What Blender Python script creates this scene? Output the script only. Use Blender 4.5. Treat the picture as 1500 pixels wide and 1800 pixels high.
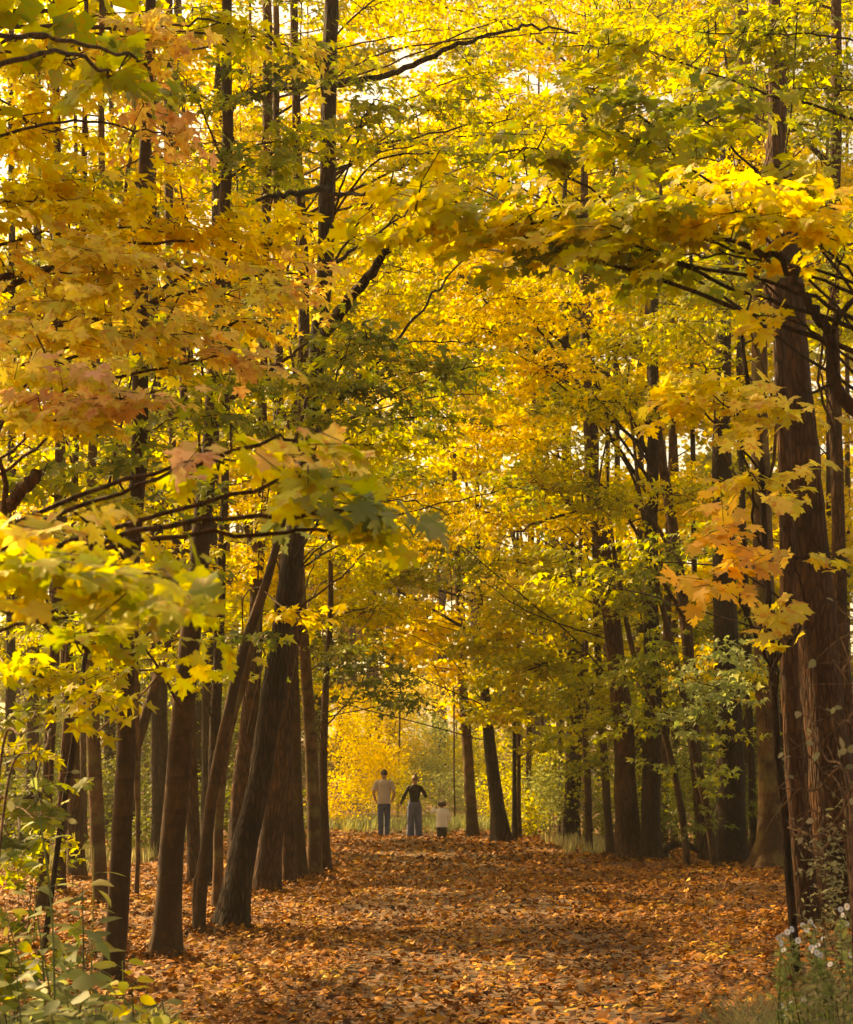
import bpy, math, random
import numpy as np
from mathutils import Vector
for _o in list(bpy.data.objects): bpy.data.objects.remove(_o)
SC = bpy.context.scene
C = SC.collection
rng = np.random.default_rng(7)
random.seed(7)

# ------------------------------------------------------------------ camera
F = 3000.0                      # focal length in pixels of a 1500 px wide picture
TH = math.atan(469.0 / F)       # pitch up
EYE = 1.6
cam = bpy.data.cameras.new('camera')
cam.sensor_fit = 'HORIZONTAL'; cam.sensor_width = 36.0; cam.lens = 72.0
cam.clip_start = 0.1; cam.clip_end = 3000
cam.dof.use_dof = True; cam.dof.focus_distance = 17.0; cam.dof.aperture_fstop = 6.3
camo = bpy.data.objects.new('camera', cam); C.objects.link(camo)
camo.location = (0, 0, EYE); camo.rotation_euler = (math.pi/2 + TH, 0, 0)
SC.camera = camo
# ------------------------------------------------------------------ light
SUN_ELEV = math.radians(40); SUN_AZ = math.radians(-52)      # azimuth from +Y, clockwise
SUN_VEC = Vector((math.sin(SUN_AZ)*math.cos(SUN_ELEV), math.cos(SUN_AZ)*math.cos(SUN_ELEV), math.sin(SUN_ELEV)))
w = bpy.data.worlds.new('World'); SC.world = w; w.use_nodes = True
nt = w.node_tree; nt.nodes.clear()
sky = nt.nodes.new('ShaderNodeTexSky'); sky.sky_type = 'NISHITA'; sky.sun_disc = False
sky.sun_elevation = SUN_ELEV; sky.sun_rotation = SUN_AZ; sky.air_density = 1.0; sky.dust_density = 3.5; sky.ozone_density = 0.6
bg = nt.nodes.new('ShaderNodeBackground'); bg.inputs[1].default_value = 0.13
wo = nt.nodes.new('ShaderNodeOutputWorld')
nt.links.new(sky.outputs[0], bg.inputs[0]); nt.links.new(bg.outputs[0], wo.inputs[0])
sl = bpy.data.lights.new('sun', 'SUN'); sl.energy = 5.0; sl.angle = math.radians(0.55); sl.color = (1.0, 0.90, 0.72)
so = bpy.data.objects.new('sun', sl); C.objects.link(so); so.location = (-20, 20, 40)
so.rotation_euler = (-SUN_VEC).to_track_quat('-Z', 'Y').to_euler()
vs = SC.view_settings
vs.view_transform = 'Standard'; vs.look = 'None'; vs.gamma = 1.0; vs.use_curve_mapping = False
vs.exposure = 1.33
vs.use_white_balance = True; vs.white_balance_temperature = 17500; vs.white_balance_tint = 11
cy = SC.cycles
cy.max_bounces = 7; cy.diffuse_bounces = 4; cy.glossy_bounces = 2; cy.transmission_bounces = 5; cy.transparent_max_bounces = 4
cy.use_denoising = True; cy.caustics_reflective = False; cy.caustics_refractive = False

# ------------------------------------------------------------------ helpers
def ray(px, py):
    x = px - 750.0; y = -(py - 900.0)
    return np.array([x, F*math.cos(TH) - y*math.sin(TH), F*math.sin(TH) + y*math.cos(TH)])
def P(px, py, d):
    r = ray(px, py); r = r * (d / r[1]); r[2] += EYE
    return r
def smooth(a, b, t):
    t = np.clip((t - a) / (b - a), 0, 1); return t*t*(3-2*t)
def G(x, y):
    """ground height"""
    x = np.asarray(x, float); y = np.asarray(y, float)
    h = 0.025*np.sin(x*0.9+y*0.31) + 0.02*np.sin(y*0.83-x*0.4) + 0.015*np.sin(x*2.1+1.3*y)
    h = h - 0.22*smooth(47.0, 53.0, y) + 0.0*y
    h = h + 5.0*smooth(72, 150, y)                                 # the land rises far behind
    side = smooth(33.0, 36.0, y) * smooth(3.8, 6.0, x)             # bank down into the wood
    h = h - 0.35*side
    h = h + 0.12*smooth(3.0, 5.5, -x)*smooth(60, 20, y)
    h = h - 0.03*np.exp(-(x/2.5)**2)
    return h
def base_depth(py):
    r = ray(750, py); return EYE * r[1] / (-r[2])

def new_mesh(name, V, faces, mats=None, midx=None, smooth_=True):
    """faces: list of int arrays (m,3) or (m,4)"""
    me = bpy.data.meshes.new(name)
    V = np.asarray(V, np.float32)
    me.vertices.add(len(V)); me.vertices.foreach_set('co', V.ravel())
    faces = [f for f in faces if len(f)]
    nl = sum(f.size for f in faces); nf = sum(len(f) for f in faces)
    me.loops.add(nl); me.polygons.add(nf)
    me.loops.foreach_set('vertex_index', np.concatenate([f.ravel() for f in faces]).astype(np.int32))
    tot = np.concatenate([np.full(len(f), f.shape[1]) for f in faces]).astype(np.int32)
    st = np.concatenate([[0], np.cumsum(tot)[:-1]]).astype(np.int32)
    me.polygons.foreach_set('loop_start', st)
    me.polygons.foreach_set('loop_total', tot)
    if midx is not None: me.polygons.foreach_set('material_index', np.asarray(midx, np.int32))
    me.polygons.foreach_set('use_smooth', np.full(nf, bool(smooth_)))
    for m in (mats or []): me.materials.append(m)
    me.update(calc_edges=True)
    return me
def link(name, me, parent=None, loc=None):
    o = bpy.data.objects.new(name, me); C.objects.link(o)
    if parent is not None: o.parent = parent
    if loc is not None: o.location = loc
    return o
def tag(o, label=None, cat=None, group=None, kind=None):
    if label: o['label'] = label
    if cat: o['category'] = cat
    if group: o['group'] = group
    if kind: o['kind'] = kind
    return o
def catmull(pts, n):
    p = np.asarray(pts, float)
    if len(p) == 2:
        t = np.linspace(0, 1, n+1)[:, None]; return p[0]*(1-t) + p[1]*t
    p = np.vstack([2*p[0]-p[1], p, 2*p[-1]-p[-2]])
    out = []
    for i in range(1, len(p)-2):
        t = np.linspace(0, 1, n, endpoint=False)[:, None]
        a, b, c, d = p[i-1], p[i], p[i+1], p[i+2]
        out.append(0.5*((2*b) + (-a+c)*t + (2*a-5*b+4*c-d)*t**2 + (-a+3*b-3*c+d)*t**3))
    out.append(p[-2][None]); return np.vstack(out)
class MB:
    def __init__(s): s.V = []; s.Q = []; s.T = []; s.n = 0
    def tube(s, pts, rad, k=6, rough=0.0, cap=True, flare=0.0, lobes=5, seed=0):
        pts = np.asarray(pts, float); n = len(pts); rad = np.broadcast_to(np.asarray(rad, float), (n,))
        t = np.gradient(pts, axis=0); t /= (np.linalg.norm(t, axis=1)[:, None] + 1e-9)
        ref = np.array([0, 1.0, 0]) if abs(t[:, 1]).mean() < 0.8 else np.array([1.0, 0, 0])
        u = np.cross(t, ref); u /= (np.linalg.norm(u, axis=1)[:, None] + 1e-9); v = np.cross(t, u)
        a = np.linspace(0, 2*math.pi, k, endpoint=False)
        R = np.repeat(rad[:, None], k, 1)
        if rough > 0:
            L = np.concatenate([[0], np.cumsum(np.linalg.norm(np.diff(pts, axis=0), axis=1))])[:, None]
            ph = seed*1.7
            R = R*(1 + rough*(0.5*np.sin(3*a+L*1.3+ph) + 0.35*np.sin(2*a-L*3.1+ph*2) + 0.3*np.sin(5*a+L*5.7+ph)) + rough*0.25*np.random.default_rng(seed).normal(size=R.shape))
            if flare > 0:
                R = R*(1 + flare*np.exp(-np.clip(L-0.05, 0, None)/0.22)*(1 + 0.55*np.sin(lobes*a+ph)))
        V = pts[:, None] + R[..., None]*(np.cos(a)[None, :, None]*u[:, None] + np.sin(a)[None, :, None]*v[:, None])
        i = np.arange(n-1)[:, None]*k; j = np.arange(k)[None]; j2 = (j+1) % k
        q = np.stack([i+j, i+j2, i+k+j2, i+k+j], -1).reshape(-1, 4) + s.n
        s.V.append(V.reshape(-1, 3)); s.Q.append(q)
        m = s.n + n*k
        if cap:
            s.V.append(pts[-1:][:]); jj = np.arange(k)
            s.T.append(np.stack([s.n+(n-1)*k+jj, s.n+(n-1)*k+(jj+1) % k, np.full(k, m)], -1)); m += 1
        s.n = m
    def add(s, V, faces):
        V = np.asarray(V, float); f = np.asarray(faces)
        (s.Q if f.shape[1] == 4 else s.T).append(f + s.n); s.V.append(V); s.n += len(V)
    def build(s, name, mat, parent=None, origin=(0, 0, 0), smooth_=True):
        V = np.vstack(s.V) - np.asarray(origin)
        fs = []
        if s.Q: fs.append(np.vstack(s.Q))
        if s.T: fs.append(np.vstack(s.T))
        return link(name, new_mesh(name, V, fs, [mat], smooth_=smooth_), parent)

# ------------------------------------------------------------------ materials
def node_mat(name):
    m = bpy.data.materials.new(name); m.use_nodes = True
    t = m.node_tree; t.nodes.clear(); return m, t, t.nodes.new, t.links.new
def ramp(new, stops, interp='LINEAR'):
    r = new('ShaderNodeValToRGB'); e = r.color_ramp; e.interpolation = interp
    while len(e.elements) > 1: e.elements.remove(e.elements[-1])
    e.elements[0].position = stops[0][0]; e.elements[0].color = (*stops[0][1], 1)
    for p, c in stops[1:]:
        x = e.elements.new(p); x.color = (*c, 1)
    return r
def math_(new, lk, op, a, b=None, c=None):
    n = new('ShaderNodeMath'); n.operation = op
    for i, x in enumerate((a, b, c)):
        if x is None: continue
        if isinstance(x, (int, float)): n.inputs[i].default_value = x
        else: lk(x, n.inputs[i])
    return n.outputs[0]
def leaf_mat(name, stops, trans=0.56, blotch=None, rough=0.55, tsat=1.08, spec=0.3):
    m, t, new, lk = node_mat(name)
    geo = new('ShaderNodeNewGeometry'); oi = new('ShaderNodeObjectInfo')
    r = math_(new, lk, 'FRACT', math_(new, lk, 'ADD', geo.outputs['Random Per Island'], oi.outputs['Random']))
    nz = new('ShaderNodeTexNoise'); nz.inputs['Scale'].default_value = 0.9; nz.inputs['Detail'].default_value = 1
    lk(geo.outputs['Position'], nz.inputs['Vector'])
    f = math_(new, lk, 'ADD', math_(new, lk, 'MULTIPLY', r, 0.55), math_(new, lk, 'MULTIPLY', math_(new, lk, 'SUBTRACT', nz.outputs[0], 0.28), 1.05))
    rp = ramp(new, stops); lk(f, rp.inputs[0]); col = rp.outputs[0]
    hsv = new('ShaderNodeHueSaturation'); lk(col, hsv.inputs['Color'])
    v = math_(new, lk, 'ADD', math_(new, lk, 'MULTIPLY', math_(new, lk, 'FRACT', math_(new, lk, 'MULTIPLY', r, 7.31)), 0.5), 0.72)
    lk(v, hsv.inputs['Value']); col = hsv.outputs[0]
    if blotch:
        n2 = new('ShaderNodeTexNoise'); n2.inputs['Scale'].default_value = 22; n2.inputs['Detail'].default_value = 2
        lk(geo.outputs['Position'], n2.inputs['Vector'])
        br = ramp(new, [(0.50, (0, 0, 0)), (0.68, (1, 1, 1))]); lk(n2.outputs[0], br.inputs[0])
        mx = new('ShaderNodeMix'); mx.data_type = 'RGBA'
        lk(math_(new, lk, 'MULTIPLY', br.outputs[0], 0.6), mx.inputs[0]); lk(col, mx.inputs[6]); mx.inputs[7].default_value = (*blotch, 1)
        col = mx.outputs[2]
    bs = new('ShaderNodeBsdfPrincipled'); bs.inputs['Roughness'].default_value = rough
    bs.inputs['Specular IOR Level'].default_value = spec; lk(col, bs.inputs['Base Color'])
    h2 = new('ShaderNodeHueSaturation'); lk(col, h2.inputs['Color']); h2.inputs['Saturation'].default_value = tsat; h2.inputs['Value'].default_value = 1.25
    tr = new('ShaderNodeBsdfTranslucent'); lk(h2.outputs[0], tr.inputs['Color'])
    ms = new('ShaderNodeMixShader'); ms.inputs[0].default_value = trans
    lk(bs.outputs[0], ms.inputs[1]); lk(tr.outputs[0], ms.inputs[2])
    out = new('ShaderNodeOutputMaterial'); lk(ms.outputs[0], out.inputs[0])
    return m
PAL = {
 'green':  [(0.1, (0.076, 0.118, 0.025)), (0.45, (0.209, 0.268, 0.045)), (0.7, (0.380, 0.396, 0.050)), (0.95, (0.551, 0.471, 0.060))],
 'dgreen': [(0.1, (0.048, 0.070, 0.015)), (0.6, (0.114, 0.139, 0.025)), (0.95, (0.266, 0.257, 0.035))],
 'ygreen': [(0.1, (0.228, 0.289, 0.035)), (0.45, (0.456, 0.471, 0.050)), (0.75, (0.646, 0.578, 0.060)), (1.0, (0.703, 0.514, 0.080))],
 'yellow': [(0.1, (0.46, 0.45, 0.045)), (0.4, (0.72, 0.61, 0.065)), (0.75, (0.80, 0.63, 0.085)), (1.0, (0.78, 0.53, 0.09))],
 'gold':   [(0.1, (0.532, 0.535, 0.090)), (0.4, (0.760, 0.685, 0.140)), (0.75, (0.817, 0.642, 0.170)), (1.0, (0.779, 0.514, 0.190))],
 'orange': [(0.1, (0.703, 0.621, 0.140)), (0.45, (0.807, 0.642, 0.180)), (0.75, (0.807, 0.535, 0.210)), (1.0, (0.760, 0.428, 0.260))],
 'pinky':  [(0.1, (0.703, 0.599, 0.160)), (0.45, (0.798, 0.578, 0.220)), (0.75, (0.798, 0.471, 0.300)), (1.0, (0.703, 0.342, 0.250))],
 'palegrn':[(0.1, (0.142, 0.193, 0.060)), (0.5, (0.257, 0.310, 0.110)), (0.95, (0.399, 0.407, 0.150))],
 'amber':  [(0.1, (0.76, 0.52, 0.08)), (0.5, (0.84, 0.58, 0.13)), (0.9, (0.82, 0.47, 0.13))],
 'weed':   [(0.1, (0.07, 0.10, 0.045)), (0.5, (0.13, 0.16, 0.07)), (0.8, (0.24, 0.24, 0.08)), (1.0, (0.42, 0.34, 0.09))],
 'straw':  [(0.1, (0.13, 0.14, 0.06)), (0.5, (0.24, 0.22, 0.11)), (0.95, (0.40, 0.33, 0.19))],
 'greyleaf':[(0.1, (0.12, 0.12, 0.07)), (0.5, (0.20, 0.20, 0.11)), (0.95, (0.32, 0.24, 0.17))],
}
BL = {'ygreen': (0.45, 0.22, 0.04), 'yellow': (0.6, 0.25, 0.04), 'gold': (0.55, 0.14, 0.04), 'orange': (0.5, 0.10, 0.04), 'pinky': (0.55, 0.10, 0.06), 'green': (0.35, 0.22, 0.03)}
LM = {k: leaf_mat('leaf_' + k, v, blotch=BL.get(k)) for k, v in PAL.items()}
LM['litter'] = leaf_mat('leaf_litter', [(0.08, (0.04, 0.012, 0.004)), (0.35, (0.13, 0.038, 0.007)), (0.52, (0.26, 0.082, 0.010)), (0.68, (0.44, 0.18, 0.02)), (0.78, (0.18, 0.04, 0.012)), (0.88, (0.54, 0.32, 0.06)), (1.0, (0.52, 0.32, 0.04))], trans=0.10, rough=0.65, tsat=1.0, spec=0.22)

def bark_mat(name, c1, c2, scale=9.0, stretch=0.18, bump=0.5, rings=False, moss=0.0):
    m, t, new, lk = node_mat(name)
    tc = new('ShaderNodeTexCoord'); mp = new('ShaderNodeMapping')
    mp.inputs['Scale'].default_value = (1, 1, stretch); lk(tc.outputs['Object'], mp.inputs[0])
    n1 = new('ShaderNodeTexNoise'); n1.inputs['Scale'].default_value = scale*2.4; n1.inputs['Detail'].default_value = 5; n1.inputs['Roughness'].default_value = 0.65
    lk(mp.outputs[0], n1.inputs['Vector'])
    n2 = new('ShaderNodeTexNoise'); n2.inputs['Scale'].default_value = 1.6; n2.inputs['Detail'].default_value = 3
    lk(tc.outputs['Object'], n2.inputs['Vector'])
    vr = new('ShaderNodeTexVoronoi'); vr.feature = 'DISTANCE_TO_EDGE'; vr.inputs['Scale'].default_value = scale*2.0
    lk(mp.outputs[0], vr.inputs['Vector'])
    h = math_(new, lk, 'ADD', n1.outputs[0], math_(new, lk, 'MULTIPLY', math_(new, lk, 'MINIMUM', vr.outputs[0], 0.25), 0.35 if rings else 1.9))
    if rings:
        mp2 = new('ShaderNodeMapping'); mp2.inputs['Scale'].default_value = (0.6, 0.6, 5.0); lk(tc.outputs['Object'], mp2.inputs[0])
        n3 = new('ShaderNodeTexNoise'); n3.inputs['Scale'].default_value = 2.2; n3.inputs['Detail'].default_value = 3; lk(mp2.outputs[0], n3.inputs['Vector'])
        rr = ramp(new, [(0.36, (0.0, 0, 0)), (0.46, (1, 1, 1))]); lk(n3.outputs[0], rr.inputs[0])
        h = math_(new, lk, 'ADD', math_(new, lk, 'MULTIPLY', math_(new, lk, 'SUBTRACT', h, 0.2), 1.05), math_(new, lk, 'MULTIPLY', rr.outputs[0], 0.16))
    f = math_(new, lk, 'ADD', math_(new, lk, 'MULTIPLY', h, 0.75), math_(new, lk, 'MULTIPLY', math_(new, lk, 'SUBTRACT', n2.outputs[0], 0.5), 1.3))
    rp = ramp(new, [(0.3, tuple(x*0.45 for x in c1)), (0.52, c1), (0.85, c2), (1.0, tuple(x*1.35 for x in c2))]); lk(f, rp.inputs[0]); col = rp.outputs[0]
    if moss:
        mx = new('ShaderNodeMix'); mx.data_type = 'RGBA'
        mr = ramp(new, [(0.5, (0, 0, 0)), (0.62, (moss, moss, moss))]); n4 = new('ShaderNodeTexNoise'); n4.inputs['Scale'].default_value = 3.3
        lk(tc.outputs['Object'], n4.inputs['Vector']); lk(n4.outputs[0], mr.inputs[0])
        lk(mr.outputs[0], mx.inputs[0]); lk(col, mx.inputs[6]); mx.inputs[7].default_value = (0.16, 0.15, 0.05, 1); col = mx.outputs[2]
    bp = new('ShaderNodeBump'); bp.inputs['Strength'].default_value = bump; bp.inputs['Distance'].default_value = 0.02 if rings else 0.06; lk(h, bp.inputs['Height'])
    bs = new('ShaderNodeBsdfPrincipled'); bs.inputs['Roughness'].default_value = 0.85; bs.inputs['Specular IOR Level'].default_value = 0.2
    lk(col, bs.inputs['Base Color']); lk(bp.outputs[0], bs.inputs['Normal'])
    out = new('ShaderNodeOutputMaterial'); lk(bs.outputs[0], out.inputs[0]); return m
BK = {
 'smooth': bark_mat('bark_smooth', (0.062, 0.027, 0.010), (0.110, 0.048, 0.020), 6, 0.5, 0.35, rings=True),
 'pale':   bark_mat('bark_pale', (0.110, 0.047, 0.019), (0.205, 0.091, 0.040), 6, 0.5, 0.35, rings=True, moss=0.3),
 'rough':  bark_mat('bark_rough', (0.021, 0.009, 0.004), (0.058, 0.023, 0.009), 11, 0.16, 1.0),
 'brown':  bark_mat('bark_brown', (0.044, 0.015, 0.006), (0.095, 0.036, 0.014), 9, 0.22, 0.8),
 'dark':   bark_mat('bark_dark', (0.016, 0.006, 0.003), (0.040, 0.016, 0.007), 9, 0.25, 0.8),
 'grey':   bark_mat('bark_grey', (0.117, 0.061, 0.035), (0.242, 0.138, 0.079), 12, 0.4, 0.3),
}
def simple_mat(name, col, rough=0.8, noise=0.0, nscale=6.0, trans=0.0, bump=0.0):
    m, t, new, lk = node_mat(name)
    bs = new('ShaderNodeBsdfPrincipled'); bs.inputs['Roughness'].default_value = rough; bs.inputs['Base Color'].default_value = (*col, 1)
    if noise or bump:
        tc = new('ShaderNodeTexCoord'); nz = new('ShaderNodeTexNoise'); nz.inputs['Scale'].default_value = nscale; nz.inputs['Detail'].default_value = 4
        lk(tc.outputs['Object'], nz.inputs['Vector'])
        if noise:
            rp = ramp(new, [(0.3, tuple(x*(1-noise) for x in col)), (0.7, tuple(min(1, x*(1+noise)) for x in col))])
            lk(nz.outputs[0], rp.inputs[0]); lk(rp.outputs[0], bs.inputs['Base Color'])
        if bump:
            bp = new('ShaderNodeBump'); bp.inputs['Strength'].default_value = bump; bp.inputs['Distance'].default_value = 0.02; lk(nz.outputs[0], bp.inputs['Height']); lk(bp.outputs[0], bs.inputs['Normal'])
    out = new('ShaderNodeOutputMaterial')
    lk(bs.outputs[0], out.inputs[0]); return m

# ------------------------------------------------------------------ leaf shapes (base at origin, tip along +Y, facing +Z)
def tmpl(half, centre=None, stem=False):
    r = [(0, 0)] + half
    pts = r + [(-x, y) for x, y in reversed(half[:-1])]
    V = np.array([(x, y, 0) for x, y in pts], float)
    n = len(V)
    if centre is not None:
        V = np.vstack([V, [[0, centre, 0]]]); T = np.array([(i, (i+1) % n, n) for i in range(n)])
    else:
        T = np.array([(0, i, i+1) for i in range(1, n-1)])
    r2 = np.abs(V[:, 0])
    V[:, 2] = 0.10*r2 - 0.22*((V[:, 0])**2 + (V[:, 1]-0.3)**2)
    return V, T
NEAR = tmpl([(0.03, 0), (0.2, -0.07), (0.44, -0.03), (0.36, 0.1), (0.44, 0.2), (0.3, 0.26), (0.5, 0.34), (0.66, 0.54), (0.5, 0.54), (0.44, 0.64), (0.2, 0.5), (0.22, 0.68), (0.28, 0.78), (0.12, 0.82), (0, 1.02)], 0.35)
MID = tmpl([(0.38, 0.0), (0.25, 0.2), (0.62, 0.55), (0.19, 0.52), (0, 1.02)])
FAR = (np.array([(0, 0, 0), (.5, .3, -.06), (.16, .48, .02), (0, 1, -.12), (-.16, .48, .02), (-.5, .3, -.06)], float), np.array([(0, 1, 2), (0, 2, 4), (2, 3, 4), (0, 4, 5)]))
TINY = (np.array([(0, 0, 0), (.5, .45, -.08), (0, 1, -.1), (-.5, .45, -.08)], float), np.array([(0, 1, 2), (0, 2, 3)]))
LANCE = tmpl([(0.10, 0.12), (0.17, 0.35), (0.12, 0.68), (0, 1.0)], 0.4)
OVAL = tmpl([(0.18, 0.1), (0.30, 0.35), (0.24, 0.68), (0, 1.0)], 0.4)
LEVELS = {'near': NEAR, 'mid': MID, 'far': FAR, 'tiny': TINY, 'lance': LANCE, 'oval': OVAL}
def norm(a): return a/(np.linalg.norm(a, axis=-1, keepdims=True)+1e-9)
def leaf_frames(tip, nrm):
    y = norm(tip); x = norm(np.cross(y, nrm)); z = np.cross(x, y)
    return np.stack([x, y, z], -1)            # columns
def leaf_verts(level, pos, Rm, sc, r):
    V, T = LEVELS[level]; N = len(pos)
    L = np.repeat(V[None], N, 0)
    c = r.uniform(0.3, 2.2, (N, 1)); tw = r.normal(0, 0.18, (N, 1)); wid = r.uniform(0.85, 1.12, (N, 1))
    L = L.copy(); L[..., 2] = L[..., 2]*c + tw*L[..., 0]*L[..., 1]; L[..., 0] *= wid
    W = np.einsum('nij,nvj->nvi', Rm, L)*sc[:, None, None] + pos[:, None]
    F_ = T[None] + (np.arange(N)*len(V))[:, None, None]
    return W.reshape(-1, 3), F_.reshape(-1, 3)
VAR = {}
def leaf_variant(level, pal):
    key = (level, pal)
    if key not in VAR:
        out = []
        for i in range(5):
            r = np.random.default_rng(i+3)
            W, T = leaf_verts(level, np.zeros((1, 3)), np.eye(3)[None], np.ones(1), r)
            out.append(new_mesh('leaf', W, [T], [LM[pal]]))
        VAR[key] = out
    return random.choice(VAR[key])
from mathutils import Matrix
def leaf_objects(parent, origin, level, pal, pos, Rm, sc):
    for i in range(len(pos)):
        o = bpy.data.objects.new('leaf', leaf_variant(level, pal)); o.parent = parent
        M = Matrix([list(Rm[i][r_]*sc[i]) + [pos[i][r_]-origin[r_]] for r_ in range(3)] + [[0, 0, 0, 1]])
        o.matrix_local = M
        C.objects.link(o)

TREES = []
COVER = 1.55
class Tree:
    def __init__(s, pts, label, bark='brown', name='maple_tree', cat='tree', group=None, d=None, sides=12, rough=0.07, flare=0.35, top=None, sink=0.1, dl=0.0, parts_max=300, reg=True, ws=0.8):
        """pts: (px, py, width px) from the base up; d: distance (from the base pixel when None)"""
        if d is None: d = base_depth(pts[0][1])
        s.d = d; W = []; R = []; WS = 1.0 if name == 'sapling' else ws
        for i, (px, py, w_) in enumerate(pts):
            dd = d + dl*i/(len(pts)-1)
            q = P(px, py, dd)
            W.append(q); R.append(w_*WS*0.5*dd/F)
        g = float(G(W[0][0], W[0][1])) - sink
        W[0][2] = g if W[0][2] - g < 1.2 else W[0][2]
        if W[0][2] > g + 0.5:
            W.insert(0, np.array([W[0][0], W[0][1], g])); R.insert(0, R[0]*1.15)
        if pts[-1][1] > -60:
            e = norm(W[-1]-W[-2]); W.append(W[-1] + e*1.6 + np.array([0.1, 0, 0])); R.append(R[-1]*0.55); W.append(W[-1] + e*1.4 - np.array([0.15, 0, 0])); R.append(0.008)
        W = np.array(W); R = np.array(R)
        k = max(3, int(16/len(W)) + 2)
        s.pts = catmull(W, k); s.rad = catmull(np.stack([R]*3, 1), k)[:, 0]
        # resample
        L = np.concatenate([[0], np.cumsum(np.linalg.norm(np.diff(s.pts, axis=0), axis=1))])
        step = 0.16 if d < 20 else 0.3 if d < 40 else 0.8
        n = max(8, int(L[-1]/step)); tt = np.linspace(0, L[-1], n)
        s.pts = np.stack([np.interp(tt, L, s.pts[:, i]) for i in range(3)], 1); s.rad = np.interp(tt, L, s.rad)
        r_ = np.random.default_rng(len(TREES)+11)
        wob = np.cumsum(r_.normal(0, 1, (n, 2)), 0); wob -= np.linspace(0, 1, n)[:, None]*wob[-1]
        s.pts[:, :2] += wob*0.004*math.sqrt(step/0.16)
        s.origin = W[0] + np.array([0, 0, sink])
        s.root = bpy.data.objects.new(name, None); s.root.empty_display_size = 0.3; s.root.location = s.origin; C.objects.link(s.root)
        tag(s.root, label, cat, group)
        mb = MB(); mb.tube(s.pts, s.rad, sides, rough, True, flare, 5, len(TREES)+1)
        mb.build('trunk', BK[bark], s.root, s.origin)
        s.bark = bark; s.leaves = []; s.tw = MB(); s.r = r_; s.parts_max = parts_max
        if reg: TREES.append(s)
    def at(s, z):
        i = int(np.argmin(abs(s.pts[:, 2]-z))); return s.pts[i], s.rad[i]
    def branch(s, pts, r0, r1, k=6, rough=0.1, name='branch'):
        c = catmull(pts, 7); mb = MB()
        n = len(c); j = s.r.normal(0, 1, (n, 3))*np.linspace(0.3, 1, n)[:, None]*min(0.022, np.linalg.norm(c[-1]-c[0])*0.008); j[0] = 0; c = c + j
        mb.tube(c, np.linspace(r0, r1, n), k, rough, True, 0, 5, len(TREES)+int(r0*999))
        mb.build(name, BK[s.bark], s.root, s.origin); return c
    def pad(s, px, py, rx, ry, d, pal, cov=1.6, leaf=0.12, level=None, branch=True, depth=0.8, twigs=None, outdir=None, hang=0.0, start=None):
        c = P(px, py, d); m = d/F
        if leaf/m > 15 and level is None: leaf *= 0.86
        R = np.array([rx*m, max(rx*m*depth, 0.4), ry*m])
        lp = leaf/m
        level = level or ('near' if lp > 27 else 'mid' if lp > 15 else 'far' if lp > 9.6 else 'tiny')
        n = int((COVER if lp > 12 else COVER*1.5)*cov*math.pi*rx*ry/(0.36*lp*lp)) + 4
        per = 9; nt_ = max(1, n//per); r = s.r
        tz = c[2] - R[2]*0.3
        hd = math.hypot(c[0]-s.pts[0][0], c[1]-s.pts[0][1])
        p0, r0 = s.at(max(min(tz, 2.2), tz - 0.35*hd)) if start is None else s.at(start)
        out = np.array([c[0]-p0[0], c[1]-p0[1], 0.0]); 
        if np.linalg.norm(out) < 0.3: out = np.array([r.normal(), r.normal(), 0])
        out = norm(out) if outdir is None else norm(np.array(outdir, float))
        if branch:
            lay = c - out*R[0]*0.1 + np.array([0, 0, -R[2]*0.35])
            mid = (p0*0.55 + lay*0.45) + np.array([r.normal(0, 0.06*hd), r.normal(0, 0.06*hd), r.uniform(-0.02, 0.10)*hd])
            end = c + out*R[0]*0.75 + np.array([0, 0, -R[2]*0.3])
            rb = min(r0*0.45, 0.006 + 0.0042*np.linalg.norm(end-p0)); rb = min(rb, 0.013) if c[2] < 3.2 and d > 9 else min(rb, 0.016) if c[2] < 8 and hd > 2.0 else rb; rb = min(rb, 0.014) if d < 8 else rb
            bc = s.branch([p0, mid, lay, end], rb, 0.005, 6 if d < 30 else 4)
        else: bc = np.array([c - out*R[0]*0.8, c, c + out*R[0]*0.8])
        # twig starts in an ellipsoid, tiered
        u = norm(r.normal(size=(nt_, 3)))*(r.uniform(0, 1, (nt_, 1))**(1/2.4))
        ragg = 1 + 0.22*np.sin(3*np.arctan2(u[:, 2], u[:, 0]) + r.uniform(0, 6)) + 0.15*np.sin(7*np.arctan2(u[:, 2], u[:, 0]) + r.uniform(0, 6))
        st = c + u*R*ragg[:, None]
        lay_h = max(0.22, R[2]/3)
        st[:, 2] = c[2] + np.round((st[:, 2]-c[2])/lay_h)*lay_h + r.normal(0, lay_h*0.18, nt_) - 0.12*np.abs(u[:, 0])*R[0]
        dr = norm(out[None]*0.75 + r.normal(0, 0.75, (nt_, 3))*np.array([1, 1, 0.28]) + np.array([0, 0, -0.12-hang]))
        Lt = leaf*3.2*r.uniform(0.6, 1.3, nt_)
        dr3 = np.repeat(dr, per, 0); st3 = np.repeat(st, per, 0)
        t = np.tile(np.linspace(0.1, 1.05, per), nt_) + r.normal(0, 0.04, nt_*per)
        sd = norm(np.cross(dr3, np.array([0, 0, 1.0]))) * np.where(np.arange(nt_*per) % 2 == 0, 1, -1)[:, None]
        pos = st3 + dr3*(t*np.repeat(Lt, per))[:, None] + sd*(leaf*r.uniform(0.15, 0.6, nt_*per))[:, None] + r.normal(0, leaf*0.16, (nt_*per, 3))
        pos[:, 2] -= leaf*0.25*t
        tip = norm(sd*0.55 + dr3*0.6 + r.normal(0, 0.35, pos.shape) + np.array([0, 0, -0.35-hang])*r.uniform(0.2, 1.8, (len(pos), 1)))
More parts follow.
